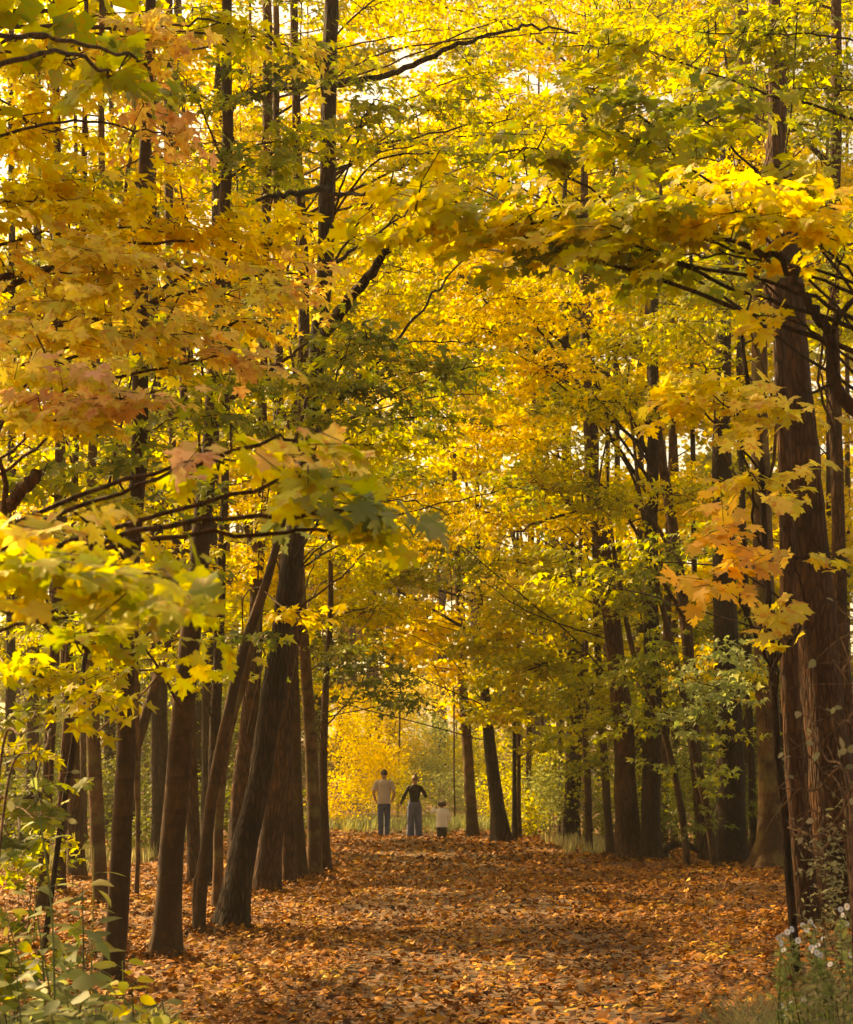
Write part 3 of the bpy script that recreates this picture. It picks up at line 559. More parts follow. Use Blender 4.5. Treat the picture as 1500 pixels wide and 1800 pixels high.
# ------------- foliage: (tree, x, y, rx, ry, distance, palette, cover, leaf length)
PADS = [
 # near hanging leaves
 ('near_l', 90, 985, 190, 85, 5.4, 'ygreen', 1.72, 0.112), ('near_l', 40, 930, 110, 55, 5.6, 'gold', 1.38, 0.112), ('near_l', 250, 1020, 90, 45, 5.3, 'ygreen', 1.49, 0.112),
 ('near_l', 60, 1080, 110, 40, 5.8, 'gold', 0.8, 0.11), ('near_l', 150, 1120, 130, 55, 7.5, 'ygreen', 0.9, 0.11),
 ('near_l', 500, 830, 95, 50, 6.2, 'ygreen', 1.72, 0.112), ('near_l', 590, 880, 75, 55, 6.2, 'palegrn', 1.38, 0.112), ('near_l', 460, 770, 110, 35, 6.3, 'orange', 1.49, 0.112), ('near_l', 360, 800, 70, 40, 6.4, 'ygreen', 1.15, 0.112), ('near_l', 540, 920, 80, 45, 6.3, 'ygreen', 1.38, 0.112),
 ('near_r', 800, 370, 160, 50, 9.2, 'ygreen', 2.07, 0.112), ('near_r', 1000, 380, 170, 55, 9.0, 'yellow', 2.07, 0.112), ('near_r', 1190, 390, 170, 60, 8.8, 'ygreen', 2.30, 0.112), ('near_r', 1380, 375, 160, 60, 8.6, 'yellow', 2.07, 0.112),
 ('near_r', 1050, 440, 180, 35, 9.2, 'green', 1.72, 0.112), ('near_r', 1280, 440, 120, 30, 8.9, 'green', 1.49, 0.112), ('near_r', 1400, 560, 90, 20, 8.5, 'yellow', 0.80, 0.112),
 ('mast', 1290, 715, 120, 45, 13, 'gold', 1.5, 0.145), ('mast', 1200, 690, 80, 30, 13.2, 'yellow', 1.3, 0.145), ('mast', 1320, 830, 100, 45, 12.6, 'gold', 0.9, 0.145), ('mast', 1260, 940, 60, 45, 12, 'amber', 1.5, 0.145), ('mast', 1270, 1015, 70, 35, 12, 'amber', 1.4, 0.145), ('mast', 1400, 970, 40, 45, 12, 'gold', 1.0, 0.145), ('mast', 1390, 1060, 60, 35, 12.3, 'gold', 1.0, 0.145),
 ('side_r', 1100, 180, 150, 40, 11, 'green', 1.5, 0.125), ('side_r', 1240, 200, 130, 45, 11, 'green', 1.5, 0.125), ('side_r', 960, 270, 130, 40, 11.5, 'green', 1.3, 0.125), ('side_r', 1150, 260, 160, 40, 11, 'ygreen', 1.3, 0.125), ('side_r', 1400, 310, 110, 35, 11, 'ygreen', 1.3, 0.12), ('side_r', 1350, 40, 190, 60, 14, 'green', 1.6, 0.12), ('side_r', 1100, 70, 170, 50, 14, 'ygreen', 1.3, 0.12), ('side_r', 1450, 140, 80, 50, 14, 'green', 1.2, 0.12),
 # golden upper corner
 ('near_l2', 60, 330, 170, 75, 11, 'yellow', 1.7, 0.12), ('near_l2', 250, 380, 180, 65, 11.5, 'yellow', 1.8, 0.12), ('near_l2', 430, 410, 130, 50, 12, 'yellow', 1.6, 0.12), ('near_l2', 120, 460, 200, 65, 11, 'gold', 1.8, 0.12),
 ('near_l2', 330, 500, 180, 55, 11.5, 'gold', 1.5, 0.12), ('near_l2', 480, 470, 100, 45, 12, 'orange', 1.2, 0.12), ('near_l2', 60, 560, 150, 55, 10.5, 'gold', 1.6, 0.12), ('near_l2', 240, 570, 140, 45, 11, 'gold', 1.4, 0.12),
 ('near_l2', 60, 640, 140, 50, 9.8, 'gold', 1.7, 0.115), ('near_l2', 160, 700, 150, 45, 9.8, 'pinky', 1.6, 0.115), ('near_l2', 60, 740, 130, 50, 9.6, 'gold', 1.6, 0.115), ('near_l2', 370, 620, 90, 35, 11, 'orange', 1.2, 0.12), ('near_l2', 410, 560, 100, 35, 11.5, 'gold', 1.1, 0.12),
 ('near_l2', 120, 90, 140, 65, 12, 'gold', 1.6, 0.125), ('near_l2', 250, 50, 140, 55, 12, 'orange', 1.3, 0.125), ('near_l2', 60, 200, 120, 60, 12, 'yellow', 1.5, 0.12), ('near_l2', 275, 210, 60, 70, 12, 'orange', 1.6, 0.125), ('near_l2', 390, 30, 100, 45, 13, 'ygreen', 1.3, 0.12), ('near_l2', 480, 60, 90, 40, 14, 'gold', 1.0, 0.12),
 ('near_l', 200, 120, 60, 60, 7.6, 'green', 1.4, 0.115), ('near_l', 240, 95, 50, 30, 7.6, 'ygreen', 1.0, 0.115),
 # green tiers along the left trunks
 ('brown_a', 400, 270, 110, 40, 14, 'green', 1.4, 0.12), ('brown_a', 340, 150, 120, 40, 14.5, 'green', 1.2, 0.12), ('brown_a', 460, 130, 110, 35, 15, 'dgreen', 1.1, 0.12), ('brown_a', 500, 240, 120, 35, 16, 'green', 1.2, 0.12),
 ('lean', 560, 100, 120, 40, 18, 'green', 1.2, 0.12), ('lean', 640, 200, 120, 40, 17.5, 'green', 1.4, 0.12), ('lean', 760, 180, 110, 40, 19, 'green', 1.3, 0.12), ('lean', 840, 120, 120, 35, 19.5, 'ygreen', 1.1, 0.12), ('lean', 700, 290, 120, 35, 18, 'ygreen', 1.2, 0.12), ('lean', 840, 260, 110, 35, 20, 'green', 1.2, 0.12), ('lean', 900, 200, 120, 45, 22, 'ygreen', 1.3, 0.12),
 ('lean', 620, 590, 110, 40, 18.5, 'green', 1.5, 0.12), ('lean', 720, 640, 110, 40, 19, 'green', 1.5, 0.12), ('lean', 610, 680, 110, 35, 19, 'dgreen', 1.4, 0.12), ('lean', 740, 720, 110, 35, 20, 'green', 1.3, 0.12), ('lean', 650, 770, 120, 35, 20, 'ygreen', 1.2, 0.12), ('lean', 820, 640, 70, 30, 20, 'green', 1.0, 0.12),
 ('post', 200, 810, 120, 45, 12.5, 'green', 1.2, 0.12), ('post', 320, 720, 110, 40, 13.5, 'green', 1.3, 0.12), ('post', 400, 650, 110, 35, 14, 'green', 1.2, 0.12), ('post', 280, 640, 100, 30, 13, 'green', 0.8, 0.12), ('post', 90, 850, 110, 45, 12, 'green', 1.1, 0.12), ('post', 180, 890, 110, 40, 13, 'ygreen', 1.0, 0.12),
 ('left_e', 90, 1170, 110, 45, 13, 'ygreen', 1.3, 0.12), ('left_e', 170, 1220, 80, 35, 12, 'ygreen', 1.4, 0.12), ('left_e', 60, 1240, 80, 30, 12.5, 'green', 1.1, 0.12), ('left_a', 60, 1390, 70, 30, 10.5, 'green', 1.3, 0.12), ('left_a', 30, 1460, 60, 30, 11, 'dgreen', 1.0, 0.12), ('left_a', 20, 1310, 60, 30, 12, 'ygreen', 1.0, 0.11),
 ('left_k', 400, 780, 100, 40, 24, 'ygreen', 1.4, 0.12), ('left_j', 520, 1070, 60, 25, 15, 'yellow', 1.1, 0.12), ('left_j', 460, 1120, 60, 20, 16, 'green', 1.0, 0.12), ('left_k', 440, 880, 80, 50, 28, 'yellow', 1.5, 0.12), ('left_k', 420, 1000, 60, 30, 28, 'yellow', 1.2, 0.12),
 ('left_i', 300, 900, 110, 40, 24, 'ygreen', 1.2, 0.12), ('left_i', 300, 1150, 90, 30, 26, 'ygreen', 1.0, 0.12), ('left_g', 180, 1000, 100, 40, 30, 'yellow', 1.2, 0.115), ('left_h', 260, 1080, 70, 30, 26, 'green', 1.0, 0.12), ('left_h', 370, 1110, 70, 30, 26, 'ygreen', 1.0, 0.12), ('left_i', 400, 1180, 60, 20, 24, 'green', 0.8, 0.12),
 ('left_g', 470, 1010, 90, 40, 34, 'yellow', 1.4, 0.12), ('left_g', 300, 780, 120, 50, 33, 'yellow', 1.5, 0.115), ('left_g', 150, 850, 120, 50, 34, 'yellow', 1.3, 0.115), 
 ('left_a', 60, 960, 110, 40, 18, 'green', 1.2, 0.12), ('left_c', 110, 1080, 90, 35, 16, 'green', 1.0, 0.12), ('left_e', 200, 780, 100, 35, 19, 'green', 1.2, 0.12), ('left_e', 240, 560, 110, 40, 19, 'green', 1.2, 0.12), ('brown_a', 330, 850, 80, 30, 15, 'green', 1.0, 0.12), ('left_j', 460, 680, 100, 35, 22, 'green', 1.2, 0.12), ('left_j', 470, 560, 110, 35, 22, 'dgreen', 1.2, 0.12), ('left_j', 480, 330, 110, 35, 22, 'green', 1.2, 0.12), ('left_b', 130, 300, 100, 40, 20, 'green', 1.1, 0.12), ('left_b', 100, 640, 100, 40, 20, 'green', 1.1, 0.12), ('left_h', 350, 960, 80, 30, 26, 'ygreen', 1.0, 0.12), ('fifth', 500, 900, 60, 35, 25, 'ygreen', 1.2, 0.12), ('sixth', 560, 960, 60, 30, 26, 'ygreen', 1.2, 0.12),
 ('lean', 540, 660, 90, 35, 17.4, 'green', 1.4, 0.12), ('lean', 560, 730, 90, 35, 17.2, 'green', 1.4, 0.12), ('lean', 600, 630, 90, 30, 17.4, 'green', 1.2, 0.12), ('stout', 470, 740, 80, 30, 17, 'green', 1.1, 0.12), ('brown_a', 370, 560, 90, 35, 13, 'green', 1.0, 0.12), ('lean', 620, 820, 80, 30, 17.5, 'ygreen', 1.1, 0.12),
 ('brown_a', 160, 1060, 70, 30, 11, 'green', 1.0, 0.11), ('post', 330, 1010, 70, 30, 12, 'green', 0.9, 0.11),
 # the bright vault over the path
 ('r_e', 900, 500, 140, 55, 27, 'yellow', 1.6, 0.115), ('r_e', 780, 450, 110, 45, 28, 'yellow', 1.5, 0.115), ('r_e', 1020, 540, 120, 45, 28, 'yellow', 1.4, 0.115), ('r_e', 840, 560, 110, 40, 29, 'yellow', 1.5, 0.115), ('r_e', 960, 640, 130, 40, 28, 'yellow', 1.5, 0.115), ('r_e', 1100, 600, 110, 45, 29, 'ygreen', 1.4, 0.115), ('r_e', 1060, 700, 120, 35, 29, 'ygreen', 1.4, 0.115),
 ('r_d', 880, 750, 120, 35, 29, 'yellow', 1.4, 0.115), ('r_d', 980, 780, 110, 35, 30, 'ygreen', 1.4, 0.115), ('r_d', 960, 850, 130, 35, 30, 'ygreen', 1.5, 0.115), ('r_d', 880, 900, 120, 30, 29, 'yellow', 1.5, 0.115), ('r_d', 790, 940, 110, 30, 28, 'yellow', 1.5, 0.115), ('r_d', 1050, 880, 90, 35, 30, 'ygreen', 1.2, 0.115), ('r_d', 930, 980, 110, 35, 32, 'ygreen', 1.5, 0.115),
 ('r_a', 950, 1060, 110, 40, 36, 'ygreen', 1.6, 0.115), ('r_a', 880, 1120, 100, 35, 38, 'ygreen', 1.5, 0.115), ('r_a', 960, 1160, 110, 35, 36, 'ygreen', 1.5, 0.115), ('r_a', 1050, 1100, 80, 35, 36, 'ygreen', 1.3, 0.115), ('r_a', 1040, 1210, 90, 35, 35, 'ygreen', 1.4, 0.115), ('r_a', 930, 1230, 80, 25, 38, 'ygreen', 1.2, 0.115), ('r_a', 980, 1290, 60, 25, 40, 'ygreen', 0.9, 0.115), ('r_a', 900, 1020, 90, 30, 40, 'gold', 1.4, 0.14),
 ('r_c', 1060, 1270, 70, 35, 34, 'ygreen', 1.1, 0.12), ('r_c', 1040, 1340, 50, 30, 34, 'green', 0.9, 0.12), ('r_d', 1120, 1260, 60, 30, 31, 'green', 1.0, 0.12), ('r_e', 1130, 1050, 70, 35, 31, 'green', 1.1, 0.12), ('r_e', 1160, 980, 60, 40, 31, 'green', 1.0, 0.12),
 ('r_i', 1260, 1200, 75, 40, 24, 'palegrn', 1.6, 0.12), ('r_i', 1230, 1250, 60, 30, 24, 'palegrn', 1.4, 0.12), ('r_i', 1290, 1150, 60, 35, 25, 'palegrn', 1.2, 0.12), ('r_i', 1290, 1290, 50, 30, 26, 'green', 1.0, 0.12), ('r_i', 1270, 1370, 40, 30, 28, 'green', 0.9, 0.12), ('r_i', 1200, 1340, 50, 25, 28, 'green', 0.8, 0.12), ('r_i', 1240, 1440, 40, 22, 29, 'dgreen', 0.8, 0.12),
 ('r_h', 1170, 1150, 60, 40, 30, 'green', 1.1, 0.12), ('r_h', 1120, 1180, 60, 30, 30, 'green', 1.2, 0.12), ('flared', 1330, 1180, 40, 50, 28, 'ygreen', 0.9, 0.12), ('flared', 1220, 860, 90, 50, 28, 'ygreen', 1.0, 0.115), ('flared', 1210, 560, 110, 50, 26, 'ygreen', 1.5, 0.115), ('flared', 1290, 500, 110, 40, 24, 'green', 1.2, 0.115), ('flared', 1240, 640, 80, 35, 26, 'ygreen', 1.0, 0.115),
 ('behind', 1480, 430, 70, 60, 20, 'green', 0.8, 0.12), ('behind', 1330, 280, 110, 60, 24, 'yellow', 1.3, 0.115), ('behind', 1440, 220, 80, 60, 23, 'green', 1.2, 0.115), ('behind', 1480, 560, 50, 60, 22, 'ygreen', 1.0, 0.12),
 # the dark overhanging clump and golden air beyond it
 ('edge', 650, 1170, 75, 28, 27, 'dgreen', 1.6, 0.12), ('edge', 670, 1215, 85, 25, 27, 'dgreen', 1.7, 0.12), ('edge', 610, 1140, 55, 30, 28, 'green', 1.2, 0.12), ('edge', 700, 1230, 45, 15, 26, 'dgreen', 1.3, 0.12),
 ('edge', 640, 1060, 80, 35, 33, 'ygreen', 1.5, 0.115), ('pale_a', 620, 990, 80, 35, 32, 'ygreen', 1.5, 0.115), ('pale_a', 700, 1000, 80, 30, 36, 'ygreen', 1.4, 0.115),
 ('pale_a', 700, 820, 100, 35, 26, 'green', 1.3, 0.12), ('pale_a', 780, 780, 100, 30, 28, 'ygreen', 1.3, 0.12), ('pale_a', 660, 900, 80, 30, 28, 'yellow', 1.4, 0.12), ('pale_a', 770, 860, 90, 25, 30, 'yellow', 1.5, 0.115),
 ('far_moss', 760, 1100, 80, 40, 48, 'yellow', 1.5, 0.14), ('far_moss', 700, 1130, 80, 30, 46, 'yellow', 1.4, 0.14), ('far_moss', 800, 1170, 50, 30, 50, 'yellow', 1.0, 0.14), ('far_moss', 680, 1070, 70, 30, 44, 'yellow', 1.4, 0.14), ('far_moss', 830, 1250, 30, 20, 51, 'ygreen', 0.8, 0.14),
 ('far_lean', 870, 1180, 60, 35, 44, 'ygreen', 1.3, 0.14), ('far_lean', 860, 1250, 25, 20, 44, 'ygreen', 0.7, 0.115), ('far_pole', 900, 1250, 45, 25, 45, 'ygreen', 1.1, 0.14),
]
for k, x, y, rx, ry, d, pal, cov, lf in PADS: T[k].pad(x, y, rx, ry, d, pal, cov, lf)
# tiers of leaves higher up and farther along the same trunks
def owner(x, y, d):
    best = None
    for k, t in T.items():
        if t.pts[-1][2] < P(x, y, d)[2]*0.75 or t.root.name.startswith('sapling'): continue
        i = int(np.argmin(abs(t.pts[:, 2]-P(x, y, d)[2]))); dx = t.pts[i][0]-P(x, y, d)[0]; dy = t.d-d
        c = abs(dx) + 0.8*abs(dy)
        if best is None or c < best[0]: best = (c, k)
    return best[1] if best else 'lean'
def palette(x, y, d, r):
    if x < 560 and y < 640: w = dict(green=.34, ygreen=.36, yellow=.2, gold=.1)
    elif x < 560: w = dict(green=.3, ygreen=.4, yellow=.3)
    elif x > 1120: w = dict(green=.34, ygreen=.42, yellow=.24)
    else: w = dict(green=.14, ygreen=.40, yellow=.46)
    k = list(w); return k[int(r.choice(len(k), p=[w[q] for q in k]))]
def low(x):
    """lowest picture row the tiers come down to"""
    return np.interp(x, [0, 150, 400, 560, 640, 800, 1000, 1150, 1300, 1500], [1180, 1160, 1150, 1100, 1080, 1060, 1180, 1250, 1200, 700])
r_ = np.random.default_rng(5)
for (n, d0, d1, rr, cov) in ((120, 20, 30, (75, 120), 0.75), (170, 30, 46, (65, 105), 0.9)):
    for i in range(n):
        x = r_.uniform(-40, 1540); y = r_.uniform(-90, 1180); d = r_.uniform(d0, d1)
        if y > low(x): y = y*0.5
        gap = math.hypot((x-980)/330, (y-640)/330) < 1 or math.hypot((x-720)/110, (y-100)/110) < 1
        if d < 30 and gap and r_.uniform() < 0.6: continue
        if d < 30 and y > 930 and 540 < x < 1000: continue
        if x < 480 and y < 600 and d > 26 and r_.uniform() < 0.55: continue
        rx = r_.uniform(*rr)
        T[owner(x, y, d)].pad(x, y, rx, rx*0.38, d, palette(x, y, d, r_), cov, 0.115)
# unseen crowns added above and beside the view to shade leaves, trunks and path
def crown(k, pts, pal='green', leaf=0.22, cov=1.0, size=2.6):
    t = T[k]; c0 = t.origin
    for (dx, dy, z) in pts:
        x, y = c0[0]+dx, c0[1]+dy
        r = ray(750, 900); d = y
        # place by world point: invert the projection
        v = np.array([x, y, z-EYE]); f = np.array([0, math.cos(TH), math.sin(TH)]); u = np.array([0, -math.sin(TH), math.cos(TH)])
        zc = v @ f; px = 750 + F*v[0]/zc; py = 900 - F*(v @ u)/zc
        rp = size*F/d
        t.pad(px, py, rp, rp*0.42, d, pal, cov, leaf, level='tiny', twigs=False)

rc = np.random.default_rng(31)
for k, x0, x1, y0, y1, z0, z1, n in (('left_b', -13, -6, 20, 27, 9, 16, 4), ('left_e', -9, -3, 17, 25, 11, 16, 5), ('brown_a', -9, -4, 14, 19, 10, 15, 5), ('left_a', -13, -6.5, 16, 21, 7, 14, 4), ('near_l', -6.0, -3.6, 8.5, 11, 5, 8, 3), ('left_d', -14, -8.5, 25, 31, 9, 15, 2)):
    c0 = T[k].origin
    crown(k, [(rc.uniform(x0, x1)-c0[0], rc.uniform(y0, y1)-c0[1], rc.uniform(z0, z1)) for _ in range(n)], ['green', 'ygreen'][n % 2], 0.2, 0.9, 2.2)
# ------------------------------------------------------------------ woods farther back: individual trees
FARL = [
 (566,62,-1,'ygreen'),(548,70,0,'yellow'),(700,78,1,'yellow'),(800,66,-1,'ygreen'),(760,90,0,'yellow'),(800,84,2,'yellow'),(930,60,1,'ygreen'),(955,64,-1,'ygreen'),(962,72,0,'yellow'),(985,58,1,'green'),
 (1030,52,0,'green'),(1060,60,1,'ygreen'),(1090,50,-1,'green'),(1125,56,0,'ygreen'),(1165,47,1,'green'),(1185,54,0,'ygreen'),(1225,50,-1,'green'),(1250,62,1,'ygreen'),(1305,46,0,'green'),(1330,56,0,'ygreen'),(1375,44,1,'green'),(1420,52,-1,'green'),(1455,42,0,'green'),(1490,55,0,'ygreen'),
 (20,36,0,'green'),(55,44,1,'green'),(90,52,0,'ygreen'),(150,40,-1,'green'),(195,50,0,'green'),(235,42,1,'ygreen'),(258,58,0,'green'),(310,46,0,'green'),(355,52,-1,'ygreen'),(365,38,1,'green'),(395,60,0,'ygreen'),(440,48,0,'green'),(465,64,1,'ygreen'),(485,42,0,'green'),(520,54,0,'ygreen'),(548,60,1,'yellow'),(-60,40,0,'green'),(1560,44,0,'green')]
K = 0
FARX = []
for (x, d, ln_, pal) in FARL:
    r2 = np.random.default_rng(1000+K); K += 1
    q = P(x, 1369, d); gz = float(G(q[0], d)); yb = 1369 + (EYE-gz)*F/d
    wpx = float(r2.uniform(0.18, 0.48))*F/d*(0.4 if 570 < x < 810 else 1)
    H = r2.uniform(25, 32); yt = yb - H*F/d; lean = ln_*r2.uniform(10, 40)
    pts = [(x, yb, wpx), (x+lean*0.2, yb-0.25*(yb-yt), wpx*0.9), (x+lean*0.5, yb-0.5*(yb-yt), wpx*0.7), (x+lean, yt, wpx*0.25)]
    reg = 'over the sunny hollow behind the walkers' if 560 < x < 1000 else 'deep in the shaded wood behind the front trunks, away from the flared tree' if x < 560 else 'in the shaded wood behind the flared sunlit trunk and the close dark pair'
    t = Tree(pts, None, bark=['brown', 'dark', 'rough', 'brown'][K % 4], d=d, sides=7, rough=0.06, flare=0.2, parts_max=0)
    grp = 'trees over the sunny hollow' if 560 < x < 1000 else 'trees deep in the shade on the weedy side' if x < 560 else 'trees deep in the shade on the aster side'
    tag(t.root, {'trees over the sunny hollow': 'far yellow-leaved maple among those over the sunny hollow behind the walkers', 'trees deep in the shade on the weedy side': 'slim maple deep in the shade behind the leaning trunks on the weedy side', 'trees deep in the shade on the aster side': 'slim maple deep in the shade behind the flared trunk on the aster side'}[grp], 'tree', grp)
    lo = 880 if 560 < x < 900 else 1150
    np_ = 9 if d > 45 else 7
    if x < 560: np_ -= 2
    for j in range(np_):
        y = (lo + 120) - (j+0.5)/np_*(lo + 330) + r2.uniform(-40, 40)
        xx = x + r2.normal(0, 2.2)*F/d*0.55 + {566: 70, 548: 45, 800: -50}.get(x, 0)
        zt = EYE + (1369-y)*d/F
        if zt > H + 2: continue
        p_ = ['ygreen', 'yellow', pal, 'yellow'][int(r2.integers(4))] if y < 1050 else pal
        t.pad(xx, y, r2.uniform(1.3, 2.2)*F/d, r2.uniform(0.55, 0.9)*F/d, d + r2.normal(0, 1.0), p_, 1.05, 0.155)
    T['far%d' % K] = t; FARX.append((t.root, x, d, 'yellow maple' if 560 < x < 1000 else 'slim shaded maple'))
for i in range(120):
    x = r_.uniform(380, 1540); y = r_.uniform(-90, 620); d = r_.uniform(44, 64); rx = r_.uniform(60, 100)
    T[owner(x, y, d)].pad(x, y, rx, rx*0.42, d, palette(x, y, d, r_), 1.0, 0.15)

MARKS = [(-200, 'the picture edge'), (84, 'the outermost brown trunk'), (166, 'the tan trunk'), (212, 'the grey-brown trunk by the weeds'), (241, 'the thin crooked sapling'), (281, 'the almost black trunk'), (312, 'the smooth brown trunk'), (385, 'the bowed sapling'), (460, 'the dark leaning maple'),
         (545, 'the pale kinked pair'), (675, 'the man'), (729, 'the woman'), (777, 'the child'), (822, 'the mottled grey trunk'), (866, 'the leaning crest trunk'), (908, 'the pole-like trunk'), (1007, 'the shaggy trunk'), (1064, 'the slim leaning trunk'), (1122, 'the close dark pair'), (1205, 'the bending saplings'), (1283, 'the wide black trunk'), (1353, 'the flared sunlit trunk'), (1450, 'the massive torn trunk'), (1700, 'the picture edge')]
PLACED = list(FARX)
def name_by_place():
    """word each far tree and bush by the two trunks or walkers it shows between"""
    gaps = {}
    for ob, px, d, what in PLACED:
        i = int(np.searchsorted([m_[0] for m_ in MARKS], px)); gaps.setdefault((i, what), []).append((d, px, ob))
    for (i, what), lst in gaps.items():
        lst.sort(key=lambda q: q[0]); n = len(lst)
        for j, (d, px, ob) in enumerate(lst):
            adj = '' if n == 1 else ('nearer ' if j == 0 else 'farther ') if n == 2 else ['nearest ', 'second-nearest ', 'third-nearest ', 'fourth-nearest ', 'farthest '][j if j < n-1 else 4]
            ob['label'] = (adj + what + ' seen between ' + MARKS[i-1][1] + ' and ' + MARKS[i][1]).strip()
# ------------------------------------------------------------------ ground
def grid(xs, ys):
    X, Y = np.meshgrid(xs, ys); Z = G(X, Y)
    V = np.stack([X, Y, Z], -1).reshape(-1, 3); nx = len(xs); ny = len(ys)
    i = (np.arange(ny-1)[:, None]*nx + np.arange(nx-1)[None]).ravel()
    return V, np.stack([i, i+1, i+nx+1, i+nx], -1)
xs = np.unique(np.concatenate([np.linspace(-900, -40, 12), np.linspace(-40, -12, 15), np.linspace(-12, 12, 90), np.linspace(12, 40, 15), np.linspace(40, 900, 12)]))
ys = np.unique(np.concatenate([np.linspace(-300, 6, 8), np.linspace(6, 70, 190), np.linspace(70, 160, 30), np.linspace(160, 1800, 10)]))
V, Q = grid(xs, ys)
m, t_, new, lk = node_mat('leafy_ground')
tc = new('ShaderNodeTexCoord'); mp = new('ShaderNodeMapping'); mp.inputs['Scale'].default_value = (1, 1, 0.2); lk(tc.outputs['Object'], mp.inputs[0])
vo = new('ShaderNodeTexVoronoi'); vo.inputs['Scale'].default_value = 14; lk(mp.outputs[0], vo.inputs['Vector'])
n1 = new('ShaderNodeTexNoise'); n1.inputs['Scale'].default_value = 3; n1.inputs['Detail'].default_value = 4; lk(mp.outputs[0], n1.inputs['Vector'])
sp = new('ShaderNodeSeparateColor'); lk(vo.outputs['Color'], sp.inputs[0])
rp = ramp(new, [(0.0, (0.03, 0.010, 0.005)), (0.35, (0.09, 0.030, 0.010)), (0.6, (0.15, 0.052, 0.014)), (0.8, (0.21, 0.085, 0.022)), (1.0, (0.30, 0.16, 0.03))]); lk(sp.outputs[0], rp.inputs[0])
mx = new('ShaderNodeMix'); mx.data_type = 'RGBA'; r2_ = ramp(new, [(0.5, (0, 0, 0)), (0.7, (0.6, 0.6, 0.6))]); lk(n1.outputs[0], r2_.inputs[0])
lk(r2_.outputs[0], mx.inputs[0]); lk(rp.outputs[0], mx.inputs[6]); mx.inputs[7].default_value = (0.07, 0.034, 0.018, 1)
bp = new('ShaderNodeBump'); bp.inputs['Strength'].default_value = 0.8; bp.inputs['Distance'].default_value = 0.05; lk(vo.outputs['Distance'], bp.inputs['Height'])
bs = new('ShaderNodeBsdfPrincipled'); bs.inputs['Roughness'].default_value = 0.9; lk(mx.outputs[2], bs.inputs['Base Color']); lk(bp.outputs[0], bs.inputs['Normal'])
ou = new('ShaderNodeOutputMaterial'); lk(bs.outputs[0], ou.inputs[0])
ground = link('ground', new_mesh('ground', V, [Q], [m])); tag(ground, 'woodland path and forest floor thickly covered with fallen orange brown leaves', kind='structure')
# the trodden path beneath the leaves
pm = simple_mat('trodden_earth', (0.085, 0.040, 0.014), 0.95, 0.35, 5.0, bump=0.4)
py_ = np.linspace(-20, 62, 165); cx_ = 0.35 + 0.25*np.sin(py_*0.11) - 0.0*py_ - 0.9*smooth(48, 62, py_)
k_ = np.linspace(-1, 1, 13)
hw = 1.25 + 0.25*np.sin(py_*0.9) + 0.15*np.sin(py_*2.3)
PX = cx_[:, None] + k_[None]*hw[:, None]; PY = np.repeat(py_[:, None], 13, 1)
# follow the ground sheet itself: sample its bilinear height
def sheet(X, Y):
    i = np.clip(np.searchsorted(xs, X)-1, 0, len(xs)-2); j = np.clip(np.searchsorted(ys, Y)-1, 0, len(ys)-2)
    fx = (X-xs[i])/(xs[i+1]-xs[i]); fy = (Y-ys[j])/(ys[j+1]-ys[j])
    return G(xs[i], ys[j])*(1-fx)*(1-fy)+G(xs[i+1], ys[j])*fx*(1-fy)+G(xs[i], ys[j+1])*(1-fx)*fy+G(xs[i+1], ys[j+1])*fx*fy
PZ = sheet(PX, PY) + 0.012
Vp = np.stack([PX, PY, PZ], -1).reshape(-1, 3); i = (np.arange(164)[:, None]*13+np.arange(12)[None]).ravel()
tag(link('path', new_mesh('path', Vp, [np.stack([i, i+1, i+14, i+13], -1)], [pm])), 'trodden brown earth of the woodland path, mostly buried in leaves', kind='structure')
# fallen leaves
def litter(n, y0, y1, xw, lvl, leaf, tilt, r, keep=None):
    y = np.sqrt(r.uniform(y0**2, y1**2, n)); x = r.uniform(-1, 1, n)*(xw(y))
    dens = 0.5 + 0.5*np.sin(x*2.1+y*0.7+1.3*np.sin(y*1.9)) * np.sin(y*1.3-x*0.8)
    onp = np.exp(-((x-0.35-0.25*np.sin(y*0.11))/1.1)**2) * np.exp(-((y-12.0)/2.2)**2 )
    m = r.uniform(0, 1, n) < np.clip(0.55+0.5*dens, 0, 1)*(1-0.1*onp*(dens < 0.6))
    x, y = x[m], y[m]; z = sheet(x, y) + np.abs(r.normal(0.02, 0.022, len(x)))
    a = r.uniform(0, 2*math.pi, len(x)); tip = np.stack([np.cos(a), np.sin(a), r.normal(0, 0.25, len(x))], -1)
    nr_ = norm(np.stack([r.normal(0, tilt, len(x)), r.normal(0, tilt, len(x)) - 0.12, np.ones(len(x))*np.where(r.uniform(0, 1, len(x)) < .3, -1, 1)], -1))
    return np.stack([x, y, z], -1), leaf_frames(tip, nr_), leaf*np.clip(r.normal(1, 0.25, len(x)), 0.4, 1.5)
rl = np.random.default_rng(3)
pos, Rm, sc = litter(33000, 10.2, 20, lambda y: 0.27*y+0.8, 'far', 0.078, 0.42, rl)
o_ = np.argsort(pos[:, 1]/sc*0.1 + 50*(abs(pos[:, 0]) > 0.24*pos[:, 1]) + 50*(pos[:, 1] < 11.2)); sel = np.zeros(len(pos), bool); sel[o_[:300]] = True
leaf_objects(ground, (0, 0, 0), 'mid', 'litter', pos[sel], Rm[sel], sc[sel])
W, T_ = leaf_verts('far', pos[~sel], Rm[~sel], sc[~sel], rl)
W2 = [W]; F2 = [T_]; n = len(W)
